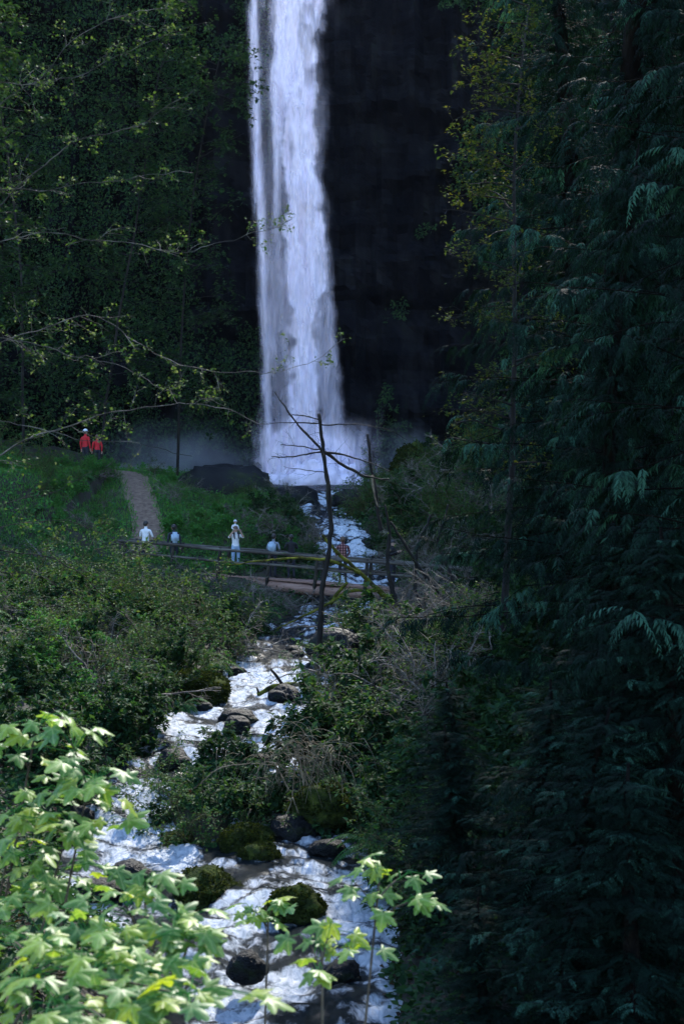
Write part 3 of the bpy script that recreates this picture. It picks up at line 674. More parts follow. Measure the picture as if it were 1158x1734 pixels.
for k, (px, D, s_) in enumerate(((440, 58.3, .8), (470, 59.5, .8), (500, 58.6, .7), (425, 61, .8), (460, 62, .9), (495, 62.5, .8), (440, 65, .9), (480, 66, .9), (515, 65.5, .7), (405, 63.5, .7), (530, 60.5, .6))):
    plant((SHR + BAR)[k % 5], (px - 579) / FPX * D, D, s_, 'dark bush between the green slope and the water above the footbridge', 'dark bushes between slope and water')
for (px, D, s_) in ((5, 64, 1.2), (40, 65.5, 1.2), (75, 64.5, 1.0), (20, 61.5, 1.1), (60, 62, .9), (-15, 66, 1.5), (95, 66, .9), (10, 68, 1.6)):
    plant((TWG + BRI)[r2.randrange(5)], (px - 579) / FPX * D, D, s_, 'tall brushy shrub on the high ground left of the red jacketed people', 'tall brush left of the red jacketed people')
for (px, D, s_) in ((128, 65.3, .9), (148, 65.4, 1.0), (168, 65.2, .95), (186, 65.6, .7), (108, 65.3, .9)):
    plant(BRI[r2.randrange(2)], (px - 579) / FPX * D, D, s_, 'bright green bush hiding the legs of the red jacketed people', 'bushes in front of the red jacketed people')
# ground cover nobody could count
def cover(name, n, box, size, width, matl, label, seed, test, up=.6, upright=False):
    r = np.random.default_rng(seed)
    y = r.uniform(box[2], box[3], n); x = (.2404 * y + 1.4) * r.uniform(-1, 1, n); ins = (x > box[0]) & (x < box[1]); x, y = x[ins], y[ins]
    xc_, _, hw_ = [np.interp(y, ST[:, 0], ST[:, k]) for k in (1, 2, 3)]
    d = np.maximum(xc_ - x, x - xc_) - hw_
    ok = (np.abs(x) < .2404 * y + 1.5) & ((d > .05) | (terrain(x, y) > np.interp(y, ST[:, 0], ST[:, 2]) + .12)) & test(x, y, d); x, y = x[ok], y[ok]
    pd = np.minimum(near_path(x, y, PATHD)[0], near_path(x, y, PRD)[0]); ok = pd > .34 + .4 * r.random(len(x)); x, y = x[ok], y[ok]; n = len(x)
    P = np.stack([x, y, terrain(x, y)], 1); D = rand_dirs(n, r)
    if upright: D[:, 2] = np.abs(D[:, 2]) + 1.2; N = rand_dirs(n, r)
    else: P[:, 2] += r.random(n) ** 2 * .35; D[:, 2] = np.abs(D[:, 2]) * .5; N = rand_dirs(n, r) * .5 + np.array([0, -.2, up])
    L = size * (.5 + r.random(n))
    o = obj(name, Geo().leaves(P, D, N, L, L * width, .2, .15).mesh(name), matl); tag(o, label, 'plants', kind='stuff'); return o
cover('undergrowth', 150000, (-16, 16, 9, 57), .11, .33, M['leaf_shrub'], 'dark green leafy undergrowth covering both stream banks', 1, lambda x, y, d: ((fbm(x * .8, y * .8, 0, 77, 3) > .38) | (d < .3)))
cover('grass', 150000, (-22, 1, 55, 84), .22, .06, M['grass'], 'short green grass on the slope around the trail', 2, lambda x, y, d: (x < -3.6 + 1.6 * (fbm(x * .7, y * .7, 0, 85, 3) - .5)), upright=True)
cover('low_herbs', 70000, (-22, 1, 55, 84), .12, .38, M['leaf_bright'], 'low bright green herbs on the slope around the trail', 3, lambda x, y, d: (x < -3.6) & (fbm(x * .6, y * .6, 0, 79, 3) > .45))
cover('far_undergrowth', 60000, (-5, 22, 56, 84), .2, .33, M['leaf_shrub'], 'dark leafy undergrowth along the water above the footbridge', 6, lambda x, y, d: x > -4)
cover('islet_plants', 26000, (-5, 2.2, 22, 30), .10, .33, M['leaf_shrub'], 'low dark plants covering the islets below the rapids', 8, lambda x, y, d: d < .8)
cover('leaf_litter', 26000, (-14, 14, 10, 57), .08, .35, M['litter'], 'fallen brown leaves scattered over the stream banks', 4, lambda x, y, d: fbm(x * .7, y * .7, 0, 83, 3) > .45)

# moss and small plants hanging on the cliff left of the falls
r = np.random.default_rng(12); n = 110000
x = np.where(r.random(n) < .62, r.uniform(-30, -4.6, n), r.uniform(2.2, 16, n)); z = r.uniform(0, 36, n)
keep = fbm(x * .35, z * .3, 0, 91, 4) + .25 * sstep(-5, -14, x) - np.where(x > 0, .16 - .28 * sstep(5, 12, x), 0) > .54; x, z = x[keep], z[keep]; n = len(x)
off = 2.6 * (fbm(x * 1.1, z * .10, 0, 31, 3) - .5) + 3.2 * (fbm(x * .15, z * .45, 0, 33, 4) - .5) + 1.0 * (fbm(x * .8, z * .8, 0, 35, 4) - .5) + 1.8 * np.exp(-((x + 2.1) / 5.0) ** 2)
P = np.stack([x, cliff_y(x) + off - .05 - .5 * r.random(n) ** 2, z], 1); D = rand_dirs(n, r); D[:, 2] -= .5; D[:, 1] = -np.abs(D[:, 1])
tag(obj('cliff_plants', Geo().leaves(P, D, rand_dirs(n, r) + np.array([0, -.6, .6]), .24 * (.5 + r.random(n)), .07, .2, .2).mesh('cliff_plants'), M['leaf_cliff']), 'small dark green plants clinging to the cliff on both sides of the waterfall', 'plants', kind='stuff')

# ------------------------------------------------------------------ cedars on the right
def cedar(seed, H=24.0, R0=4.1, nb=330):
    r = np.random.default_rng(seed); g = Grower(seed); lv = Geo(); trunk = Geo()
    T = poly((0, 0, -.4), (0, 0, 1), H, 14, r, .03); trunk.tube(T, np.linspace(.42, .04, 15), 9)
    P_, D_, N_, L_, C_ = [], [], [], [], []
    for b in range(nb):
        t = ((b + r.random()) / nb) ** 1.15; h = .4 + t * (H - 1.0); a = r.random() * 6.283
        i = min(int(h / H * 14), 13); base = T[i] + (T[i + 1] - T[i]) * (h / H * 14 - i)
        ln = R0 * (1 - .78 * t) * ((.6 + .6 * r.random()) if b % 4 else (.22 + .2 * r.random()))
        B = poly(base, (math.cos(a), math.sin(a), .25 - .1 * r.random()), ln, 8, r, .16, .07)
        B[:, 2] += .10 * ln * np.linspace(0, 1, 9) ** 3
        g.limb(B, .020 * (1 - .6 * t), .004, 4)
        m = int(8 * ln) + 5
        f = (.06 + .94 * r.random(m)) * 8; k = np.minimum(f.astype(int), 7); bp = B[k] + (B[k + 1] - B[k]) * (f - k)[:, None]; bt = B[k + 1] - B[k]; bt /= np.linalg.norm(bt, axis=1)[:, None]
        sd = np.cross(bt, (0, 0, 1.0)) * np.where(r.random(m) < .5, -1, 1)[:, None]
        bt_ = r.random()
        for q in range(m):                                   # a drooping spray with blades on both sides
            d0 = sd[q] * .8 + bt[q] * .7 + r.normal(size=3) * .18; S = poly(bp[q], d0, .40 + .50 * r.random(), 5, r, .12, .28)
            nbk = 24; ff = np.linspace(.08, 1, nbk) * 5; kk = np.minimum(ff.astype(int), 4); sp = S[kk] + (S[kk + 1] - S[kk]) * (ff - kk)[:, None]
            stg = S[kk + 1] - S[kk]; stg /= np.linalg.norm(stg, axis=1)[:, None]; ss = np.cross(stg, (0, 0, 1.0)); ss /= np.linalg.norm(ss, axis=1)[:, None] + 1e-9
            sg = np.where(np.arange(nbk) % 2, 1, -1)[:, None]; C_.append(np.clip((bt_ ** 3 * .8 + .6 * r.random() ** 3) * (.35 + .65 * f[q] / 8) + .12 * r.normal(size=nbk), 0, 1))  # some sprays coloured lighter towards the branch tip, as painted-in light
            P_.append(sp); D_.append(stg * .9 + ss * sg * .7 + np.array([0, 0, -.3]) + r.normal(size=(nbk, 3)) * .15); N_.append(np.cross(ss, stg) + r.normal(size=(nbk, 3)) * .15); L_.append(.125 * (1.25 - ff / 6.5) * (.7 + .6 * r.random(nbk)))
    L_ = np.concatenate(L_); lv.leaves(np.concatenate(P_), np.concatenate(D_), np.concatenate(N_), L_, L_ * .11, .1, .25)
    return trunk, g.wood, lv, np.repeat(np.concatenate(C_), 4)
CED = []
for k, sd in enumerate((3, 8)):
    tr, wd, lv, lit_tone = cedar(sd); t = thing('cedar_tree', 'x', 'tree'); lv = lv.mesh('crown'); lv.attributes.new('lit_tone', 'FLOAT', 'POINT').data.foreach_set('value', lit_tone.astype(np.float32))
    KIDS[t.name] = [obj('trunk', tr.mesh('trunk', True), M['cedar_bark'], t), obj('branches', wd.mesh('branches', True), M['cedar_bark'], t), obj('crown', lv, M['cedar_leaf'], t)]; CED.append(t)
def put_cedar(k, px, D, zb, s, rot, label):
    x = (px - 579) / FPX * D
    plant(CED[k], x, D, s, label, 'dark cedars on the right bank', rot).location.z = tz(x, D) + zb
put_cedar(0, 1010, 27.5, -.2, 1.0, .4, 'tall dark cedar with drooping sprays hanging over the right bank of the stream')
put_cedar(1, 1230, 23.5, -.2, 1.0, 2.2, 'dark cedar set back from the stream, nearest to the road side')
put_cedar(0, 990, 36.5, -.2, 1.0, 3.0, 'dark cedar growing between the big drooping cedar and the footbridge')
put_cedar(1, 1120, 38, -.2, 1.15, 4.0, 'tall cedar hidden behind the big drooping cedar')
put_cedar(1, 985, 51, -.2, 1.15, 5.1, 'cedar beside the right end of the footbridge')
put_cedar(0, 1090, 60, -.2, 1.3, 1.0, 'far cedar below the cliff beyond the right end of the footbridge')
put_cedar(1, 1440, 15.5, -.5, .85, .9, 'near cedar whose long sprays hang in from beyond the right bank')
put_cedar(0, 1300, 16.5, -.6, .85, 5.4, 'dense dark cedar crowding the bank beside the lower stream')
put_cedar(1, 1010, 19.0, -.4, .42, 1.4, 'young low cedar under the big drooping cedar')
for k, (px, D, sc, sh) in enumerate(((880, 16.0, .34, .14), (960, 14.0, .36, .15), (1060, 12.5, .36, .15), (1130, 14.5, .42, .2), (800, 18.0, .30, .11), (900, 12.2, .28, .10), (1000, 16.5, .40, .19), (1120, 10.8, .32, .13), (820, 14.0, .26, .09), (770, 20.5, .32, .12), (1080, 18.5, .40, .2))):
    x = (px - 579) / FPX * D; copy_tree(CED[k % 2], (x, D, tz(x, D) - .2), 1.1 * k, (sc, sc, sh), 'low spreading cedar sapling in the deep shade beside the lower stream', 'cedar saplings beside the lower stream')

# dark tangle at the foot of the cedars
scatter(26, SHR, (17, 27), 1, (.2, 5), (.6, 1.1), 'dark shrub in deep shade at the foot of the cedars', 'shrubs at the foot of the cedars')
scatter(14, TWG, (17, 27), 1, (.2, 4), (.5, .9), 'bare twiggy bush in deep shade at the foot of the cedars', 'twiggy bushes at the foot of the cedars')

# ------------------------------------------------------------------ broadleaf trees
def trunk_tree(name, label, base, H, lean, seed, nl, llen, tw, leaf, wood, leafm, leafsize, leafy=3, h0=.25, r0=.12, group=None, toward=None):
    g = Grower(seed); T = poly((0, 0, -.3), (lean[0], lean[1], 1), H, 12, g.r, .08); tr = Geo().tube(T, np.linspace(r0, r0 * .2, 13), 8)
    for k in range(nl):
        t = h0 + (1 - h0) * (k + g.r.random()) / nl; f = t * 12; i = min(int(f), 11); p = T[i] + (T[i + 1] - T[i]) * (f - i)
        a = g.r.random() * 6.283; d = np.array([math.cos(a), math.sin(a), .35]) + (np.array(toward) if toward is not None else 0)
        B = poly(p, d, llen * (1.1 - .6 * t) * (.6 + .7 * g.r.random()), 7, g.r, .22, .05); g.limb(B, r0 * .28, .008, 5); g.twigs(B, tw, llen * .33, .007, .05, .4, .9, leafy, 3, .15)
    t = thing(name, label, 'tree', (base[0], base[1], tz(base[0], base[1])), 0, group)
    obj('trunk', tr.mesh('trunk', True), wood, t); obj('branches', g.wood.mesh('branches', True), wood, t); obj('crown', g.foliage(leafsize, .36).mesh('crown'), leafm, t)
    return t
def at(px, D): return ((px - 579) / FPX * D, D)
trunk_tree('spring_tree', 'slender tree with yellow green spring leaves between the falls and the cedars', at(850, 31), 15.5, (-.01, 0), 21, 46, 2.0, 11, 0, M['bark_dark'], M['leaf_yellow'], .075, 3.0, .30, .09, toward=(-.35, -.5, 0))
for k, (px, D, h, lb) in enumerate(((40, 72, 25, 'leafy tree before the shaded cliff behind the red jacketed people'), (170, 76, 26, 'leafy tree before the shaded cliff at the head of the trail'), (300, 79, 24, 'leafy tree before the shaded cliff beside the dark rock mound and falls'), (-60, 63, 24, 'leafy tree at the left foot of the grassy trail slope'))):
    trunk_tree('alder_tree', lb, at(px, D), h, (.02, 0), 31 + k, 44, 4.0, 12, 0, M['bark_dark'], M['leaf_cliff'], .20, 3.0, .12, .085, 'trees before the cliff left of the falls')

# bare budding branches reaching in from a tree beyond the left edge
def budding_tree(name, label, px, D, H, limbs, seed, woodm, leafm, leafsize, tw=12, twl=.55, leafy=3.0, r0=.15, lr=.010):
    b = at(px, D); zb = tz(*b); g = Grower(seed)
    T = poly((0, 0, -.3), (0, 0, 1), H, 14, g.r, .04); tr = Geo().tube(T, np.linspace(r0, r0 * .3, 15), 8); o0 = np.array([b[0], b[1], zb])
    t = thing(name, label, 'tree', o0); obj('trunk', tr.mesh('trunk', True), woodm, t)
    for pts, dd, rad, n in limbs:
        g.wood = Geo(); g.lp = []; g.ld = []
        Q = np.array([W(x, y, D + d_) for (x, y), d_ in zip(pts, np.linspace(0, dd, len(pts)))]) - o0
        zt = Q[0][2] - .5; i = int(np.clip(np.interp(zt, T[:, 2], np.arange(15)), 0, 14)); Q = np.vstack([T[i], Q])
        P = dense(Q, .12); P = P + (np.stack([fbm(np.arange(len(P)) * .35, q, 0, seed + q, 3) for q in range(3)], 1) - .5) * .12
        br = obj('branch', Geo().tube(P, np.linspace(lr * rad, .004, len(P)), 6).mesh('branch', True), woodm, t)
        g.twigs(P, n, twl, .0045, .03, .5, .9, leafy, 4, .12, .1)
        obj('twigs', g.wood.mesh('twigs', True), woodm, br)['kind'] = 'stuff'; obj('leaves', g.foliage(leafsize, .4, .5).mesh('leaves'), leafm, br)['kind'] = 'stuff'
    return t
budding_tree('budding_tree', 'pale barked tree reaching budding branches across in front of the falls', -150, 19, 16, [
    ([(-60, 400), (0, 348), (50, 310), (95, 258), (130, 240), (170, 230), (260, 200), (330, 150)], -1.0, 1.2, 16),
    ([(-60, 620), (0, 587), (80, 552), (160, 530), (240, 585), (310, 625), (440, 632), (520, 620), (585, 575)], 1.5, 1.0, 34),
    ([(-60, 800), (0, 772), (100, 725), (200, 698), (280, 680), (380, 690), (450, 720)], .6, 1.5, 20),
    ([(-60, 560), (30, 580), (100, 595), (205, 622), (300, 670)], -1.0, .8, 16),
    ([(-60, 240), (0, 175), (60, 150), (95, 100), (145, 50), (200, 20), (300, 15)], .5, .9, 18),
    ([(-60, 420), (75, 395), (200, 410), (300, 430), (420, 400), (500, 370)], 1.6, .7, 24),
    ([(-60, 700), (120, 742), (250, 755), (330, 772)], -.4, .7, 5),
    ([(-60, 130), (60, 150), (160, 120), (260, 60), (320, 60)], 2.0, .8, 22),
    ([(-60, 330), (100, 320), (220, 300), (330, 290)], 2.5, .7, 18)], 41, M['bark_pale'], M['leaf_alder'], .042, tw=12, leafy=3.4)
budding_tree('budding_tree', 'dark thin tree arching bare stems over the left bank thicket', -130, 24, 9, [
    ([(-60, 940), (0, 928), (80, 945), (140, 970), (190, 1025), (250, 1090), (285, 1170)], 2.0, 1.3, 20),
    ([(-40, 960), (60, 975), (140, 1010), (195, 1090), (215, 1160)], 1.0, 1.0, 14),
    ([(-60, 880), (20, 850), (90, 840), (160, 800)], 1.0, .8, 12),
    ([(-60, 900), (20, 890), (120, 880), (200, 920), (300, 960)], 3.0, .8, 18)], 43, M['bark_dark'], M['leaf_olive'], .06, leafy=1.6)

# the bare snag in the stream, its leaning branch and side spurs
def limbs_tree(name, label, cat, D, base, stems, seed, woods, twig_n=0, twl=.6, part='branch', leaf=None, group=None):
    o0 = np.array(base); t = thing(name, label, cat, o0, 0, group); g = Grower(seed)
    for k, (pts, dd, ra, rb, wm, n) in enumerate(stems):
        Q = np.array([W(x, y, D + d_) for (x, y), d_ in zip(pts, np.linspace(dd[0], dd[1], len(pts)))]) - o0
        P = dense(Q, .1); P = P + (np.stack([fbm(np.arange(len(P)) * .4, q, 0, seed + q + 7 * k, 3) for q in range(3)], 1) - .5) * .06
        rr = np.linspace(ra, rb, len(P)) * (1 + .5 * (fbm(np.arange(len(P)) * .5, 0, 0, seed + k, 2) - .5))
        obj('trunk' if k == 0 else part, Geo().tube(P, rr, 8).mesh('limb', True), M[wm], t)
        if n: g.twigs(P, n, twl, .006, .05, .45, .9, 1.2, 3, .1, .05)
    if g.wood.n: obj('twigs', g.wood.mesh('twigs', True), M[woods], t)['kind'] = 'stuff'
    if leaf and g.lp: obj('leaves', g.foliage(.05, .38, .5).mesh('leaves'), M[leaf], t)['kind'] = 'stuff'
    return t
limbs_tree('dead_snag', 'thin bare dark snag standing in the stream before the falls', 'tree', 38, W(540, 1130, 38), [
    ([(540, 1130), (541, 1080), (545, 1000), (558, 930), (561, 890), (557, 830), (547, 760), (540, 697)], (0, 0), .08, .04, 'bark_dark', 6),
    ([(561, 900), (548, 765), (500, 715), (462, 660)], (0, -.6), .05, .018, 'bark_dark', 6),
    ([(549, 765), (585, 790), (625, 810), (665, 812)], (0, .4), .05, .02, 'bark_dark', 4),
    ([(549, 765), (590, 772), (630, 785), (665, 800)], (0, -.5), .03, .012, 'bark_dark', 4),
    ([(548, 764), (520, 768), (490, 775), (455, 771)], (0, .5), .028, .01, 'bark_dark', 6),
    ([(547, 762), (510, 756), (470, 752)], (0, -.4), .024, .008, 'bark_dark', 5),
    ([(541, 712), (520, 704), (485, 702)], (0, -.3), .022, .008, 'bark_dark', 4),
    ([(542, 720), (600, 718), (650, 724), (690, 745)], (0, .6), .022, .006, 'bark_dark', 5),
    ([(542, 718), (490, 716), (430, 718)], (0, .6), .020, .006, 'bark_dark', 5),
    ([(552, 800), (510, 796), (480, 790)], (0, .3), .016, .006, 'bark_dark', 3)], 71, 'bark_dark')
limbs_tree('dead_stub', 'short dark broken trunk standing right of the bare snag', 'tree', 42, W(645, 900, 42), [
    ([(645, 900), (636, 840), (630, 800), (622, 735)], (0, 0), .055, .04, 'bark_dark', 5), ([(630, 805), (634, 840), (640, 860)], (-.2, -.5), .03, .02, 'dead_stalk', 0)], 73, 'bark_dark')
limbs_tree('leaning_tree', 'dark many stemmed tree leaning over the stream with moss on its limbs', 'tree', 46, W(705, 1070, 46), [
    ([(705, 1070), (668, 1020), (655, 960), (660, 900), (650, 850)], (0, 0), .11, .03, 'bark_dark', 16),
    ([(690, 1050), (655, 1015), (610, 970), (570, 935), (545, 905)], (0, -.8), .10, .045, 'moss_bark', 12),
    ([(800, 1060), (760, 1025), (715, 970), (690, 930), (660, 880)], (.4, 0), .09, .03, 'bark_dark', 16),
    ([(720, 1060), (700, 990), (705, 930), (730, 870)], (.3, 1.2), .09, .03, 'bark_dark', 14),
    ([(790, 1060), (770, 990), (740, 920), (760, 850)], (.8, 1.5), .08, .03, 'bark_dark', 14),
    ([(612, 972), (560, 948), (500, 945), (440, 950), (380, 958)], (-.6, -1.4), .06, .02, 'moss_bark', 8),
    ([(640, 1000), (590, 1000), (560, 1020), (520, 1040), (430, 1085)], (-.4, -1.5), .06, .02, 'moss_bark', 6),
    ([(560, 1022), (575, 1000), (590, 985)], (-.8, -1.1), .06, .04, 'moss_bark', 0),
    ([(690, 1050), (640, 1055), (600, 1052), (570, 1050)], (-.2, -.8), .04, .02, 'bark_brown', 3)], 75, 'twig_moss', twl=.9, leaf='leaf_olive')
limbs_tree('mossy_log', 'fallen mossy log with a bare stub lying across the rapids', 'log', 36.5, W(600, 1165, 36.5), [
    ([(640, 1160), (590, 1164), (540, 1165), (490, 1160), (462, 1162), (436, 1178)], (.4, -.2), .13, .07, 'moss_bark', 0),
    ([(478, 1160), (468, 1145), (456, 1130)], (-.1, -.1), .05, .03, 'bark_dark', 0), ([(440, 1176), (434, 1166), (433, 1160)], (-.2, -.2), .035, .02, 'bark_dark', 0)], 77, 'bark_dark')

# drooping dead tangle over the bank
g = Grower(79); o0 = W(505, 1330, 24.3); tngl = thing('dead_tangle', 'brown tangle of dead drooping stems hanging over the dark bank', 'dead bush', o0)
def arch(pts, ra, rb, dd=0.0):
    P = dense(np.array([W(x, y, 24.3 + dd) for x, y in pts]) - o0, .05); P += g.r.normal(size=P.shape) * .006; obj('stem', Geo().tube(P, np.linspace(ra, rb, len(P)), 6).mesh('stem', True), M['dead_stalk'], tngl); return P
for pts in ([(520, 1330), (500, 1270), (492, 1250), (486, 1262), (493, 1290)], [(515, 1330), (502, 1255), (512, 1275), (522, 1305)], [(330, 1335), (370, 1300), (420, 1292), (470, 1295), (510, 1320)], [(490, 1340), (465, 1290), (440, 1290), (432, 1335)],
            [(500, 1290), (497, 1320), (495, 1355), (480, 1390), (470, 1410)], [(496, 1350), (505, 1375), (512, 1400)], [(530, 1310), (540, 1270), (538, 1300), (538, 1340)], [(425, 1370), (415, 1395), (402, 1420)], [(545, 1300), (560, 1255), (566, 1270), (568, 1300)], [(470, 1310), (466, 1285), (470, 1330)]):
    P = arch(pts, .014, .006, g.r.normal() * .15); g.twigs(P, 4, .35, .0035, .25, .4, .8, 0, 2, .3, -.4)
for _ in range(150):
    p = np.array([g.r.normal() * .45, g.r.normal() * .3, .55 + g.r.normal() * .18]); P = poly(p, (g.r.normal() * .5, g.r.normal() * .5, .3), .5 + .7 * g.r.random(), 7, g.r, .2, .38); g.wood.tube(P, np.linspace(.005, .002, 8), 3, cap=False)
obj('strands', g.wood.mesh('strands'), M['dead_stalk'], tngl)['kind'] = 'stuff'

# ------------------------------------------------------------------ footbridge
A, B = W(212, 958, 56.2), W(795, 1008, 54.2)
L = float(np.linalg.norm(B - A)); ux = (B - A) / L; uy = np.array([-ux[1], ux[0], 0]); uy /= np.linalg.norm(uy); uz = np.cross(ux, uy)
BM = np.stack([ux, uy, uz], 1)
fb = thing('footbridge', 'weathered log rail footbridge crossing the stream below the falls', 'footbridge', A)
def bpt(s, w, h): return ux * s + uy * w + uz * h
pl = Geo().box((0, 0, 0), (.145, 1.5, .05)).mesh('plank'); npk = int(L / .16)
for k in range(npk):
    o = obj('plank', pl, M['wood_deck'], fb, bpt((k + .5) * .16, r2.uniform(-.02, .02), r2.uniform(-.006, .006))); o.rotation_euler = Matrix(BM.tolist()).to_euler()
for w in (-.6, .6):
    P = np.array([bpt(s, w, -.24 - .04 * math.sin(s)) for s in np.linspace(-.3, L + .3, 24)])
    obj('stringer', Geo().tube(P, .20 + .02 * np.sin(np.arange(24) * 1.7), 10).mesh('stringer', True), M['wood_deck'], fb)
for w in (-.72, .72):
    for k in range(8):
        s = .15 + k * (L - .3) / 7; P = np.array([bpt(s + .01 * j, w, h) for j, h in enumerate((-.35, .2, .7, 1.08))]); P[:, 0] += r2.uniform(-.03, .03)
        obj('post', Geo().tube(P, [.075, .07, .066, .06], 8).mesh('post', True), M['wood_post'], fb)
    for h, rd in ((1.0, .062), (.55, .048)):
        P = np.array([bpt(s, w * 1.02, h + .02 * math.sin(s * 1.3 + w)) for s in np.linspace(-.1, L + .1, 30)])
        obj('rail', Geo().tube(P, rd * (1 + .12 * np.sin(np.arange(30) * 1.1)), 8).mesh('rail', True), M['wood_rail'], fb)

# ------------------------------------------------------------------ people
def person(label, pos, face, top, legs, arms, height=1.72, sleeve='long', hair='hair', hat=None, pack=None, lean=0.0, twist=0.0, child=False, legpose=None, vest=None, group=None):
    """joints with the front towards local -Y; arms: two (elbow, wrist) pairs; one continuous skinned body"""
    J = {}; s = height / 1.72
    def j(n, x, y, z, ra, rb=None): J[n] = (np.array([x, y, z]), ra, rb or ra)
    hd = 1.12 if child else 1.0
    j('pel', 0, .02, .95, .155, .115); j('waist', 0, .01 - lean * .25, 1.10, .14, .105); j('chest', 0, -lean * .6, 1.30, .165, .115); j('neckb', 0, -lean, 1.46, .075)
    j('neck', 0, -.01 - lean * 1.05, 1.52, .055); j('jaw', 0, -.03 - lean * 1.1, 1.585, .07 * hd, .075 * hd); j('crown', 0, -.015 - lean * 1.1, 1.665, .082 * hd, .092 * hd)
    for sg, n, (el, wr) in ((-1, 'R', arms[0]), (1, 'L', arms[1])):
        j('sh' + n, sg * .185, .005 - lean * .9, 1.405, .064); j('el' + n, *el, .046); j('wr' + n, *wr, .031)
        d = np.array(wr) - np.array(el); d /= np.linalg.norm(d); h = np.array(wr) + d * .075; j('ha' + n, *h, .036, .022)
        lp = (legpose or {}).get(n, ((sg * .095, -.01, .90), (sg * .105, -.03, .49), (sg * .11, .02, .085), (sg * .125, -.14, .045)))
        j('hip' + n, *lp[0], .092); j('kn' + n, *lp[1], .062); j('an' + n, *lp[2], .043); j('to' + n, *lp[3], .042, .034)
    E = [('pel', 'waist'), ('waist', 'chest'), ('chest', 'neckb'), ('neckb', 'neck'), ('neck', 'jaw'), ('jaw', 'crown')]
    for n in 'RL': E += [('chest', 'sh' + n), ('sh' + n, 'el' + n), ('el' + n, 'wr' + n), ('wr' + n, 'ha' + n), ('pel', 'hip' + n), ('hip' + n, 'kn' + n), ('kn' + n, 'an' + n), ('an' + n, 'to' + n)]
    names = list(J); idx = {n: k for k, n in enumerate(names)}
    me = bpy.data.meshes.new('person_rig'); me.from_pydata([tuple(J[n][0] * s) for n in names], [(idx[a], idx[b]) for a, b in E], [])
    tmp = bpy.data.objects.new('person_rig', me); COL.objects.link(tmp)
    md = tmp.modifiers.new('skin', 'SKIN'); md.use_smooth_shade = True
    for k, n in enumerate(names):
        sv = me.skin_vertices[0].data[k]; sv.radius = (J[n][1] * s, J[n][2] * s); sv.use_root = (n == 'pel')
    ss = tmp.modifiers.new('sub', 'SUBSURF'); ss.levels = 2; ss.render_levels = 2
    dg = bpy.context.evaluated_depsgraph_get(); dg.update()
    bm_ = bpy.data.meshes.new_from_object(tmp.evaluated_get(dg)); bpy.data.objects.remove(tmp)
    V = np.array([v.co[:] for v in bm_.vertices]); F = [tuple(p.vertices) for p in bm_.polygons]
    # clothing by the nearest bone: 0 skin, 1 top, 2 trousers, 3 shoes
    segs = [(a, b) for a, b in E]; lab = {}
    for a, b in segs:
        if 'to' in b and a.startswith('an'): c = 3
        elif a.startswith(('hip', 'kn')) or b.startswith('hip'): c = 2
        elif a.startswith('wr') or a in ('neckb', 'neck', 'jaw'): c = 0
        elif a.startswith('el'): c = 1 if sleeve == 'long' else 0
        else: c = 1
        lab[(a, b)] = c
    C = np.array([V[list(f)].mean(0) for f in F]); best = np.full(len(C), 1e9); mi = np.zeros(len(C), int)
    for (a, b) in segs:
        p, q = J[a][0] * s, J[b][0] * s; d = q - p; t = np.clip(((C - p) @ d) / (d @ d), 0, 1); dist = np.linalg.norm(C - p - t[:, None] * d, axis=1) / (.5 * (J[a][1] + J[b][1]))
        k = dist < best; best[k] = dist[k]; mi[k] = lab[(a, b)]
    mi[(mi == 1) & (C[:, 2] < .99 * s) & (np.abs(C[:, 0]) < .19 * s) & (legpose is None)] = 2
    G = Geo()
    for m_ in range(4):
        fs = [f for f, c in zip(F, mi) if c == m_]; G.q.append((np.array([f for f in fs if len(f) == 4], int).reshape(-1, 4), m_)); G.t.append((np.array([f for f in fs if len(f) == 3], int).reshape(-1, 3), m_))
    G.v.append(V); G.n = len(V)
    # fingers, nose and ears grown onto the body
    for n, sg in (('R', -1), ('L', 1)):
        h, wv = J['ha' + n][0], J['wr' + n][0]; d = (h - wv) / np.linalg.norm(h - wv); sd = np.cross(d, (0, 1.0, 0)); sd = sd / (np.linalg.norm(sd) + 1e-6) if np.linalg.norm(sd) > .1 else np.array([1.0, 0, 0]); nn = np.cross(sd, d)
        for k, (o_, ln) in enumerate(((-.027, .072), (-.009, .082), (.009, .077), (.027, .06))):
            b0 = h + sd * o_ + d * .01; G.tube(np.array([b0, b0 + d * ln * .5, b0 + d * ln * .85 + nn * .02]) * s, np.array([.0095, .0085, .0065]) * s, 6, 0)
        b0 = wv + d * .03 - sd * .028; G.tube(np.array([b0, b0 + d * .035 - sd * .022, b0 + d * .068 - sd * .026]) * s, np.array([.011, .010, .007]) * s, 6, 0)
    jw, cr = J['jaw'][0], J['crown'][0]
    G.tube(np.array([(0, jw[1] - .085, 1.60), (0, jw[1] - .105, 1.60), (0, jw[1] - .082, 1.645)]) * s, np.array([.010, .015, .008]) * s, 6, 0)
    for sg in (-1, 1): G.tube(np.array([(sg * .078 * hd, jw[1], 1.60), (sg * .092 * hd, jw[1] + .01, 1.62), (sg * .080 * hd, jw[1] + .01, 1.65)]) * s, np.array([.010, .014, .010]) * s, 6, 0)
    mm = G.mesh('person', True)
    for k in ('skin', top, legs, 'black'): mm.materials.append(M[k])
    o = obj('person', mm, None, None, pos, face); tag(o, label, 'person', group)
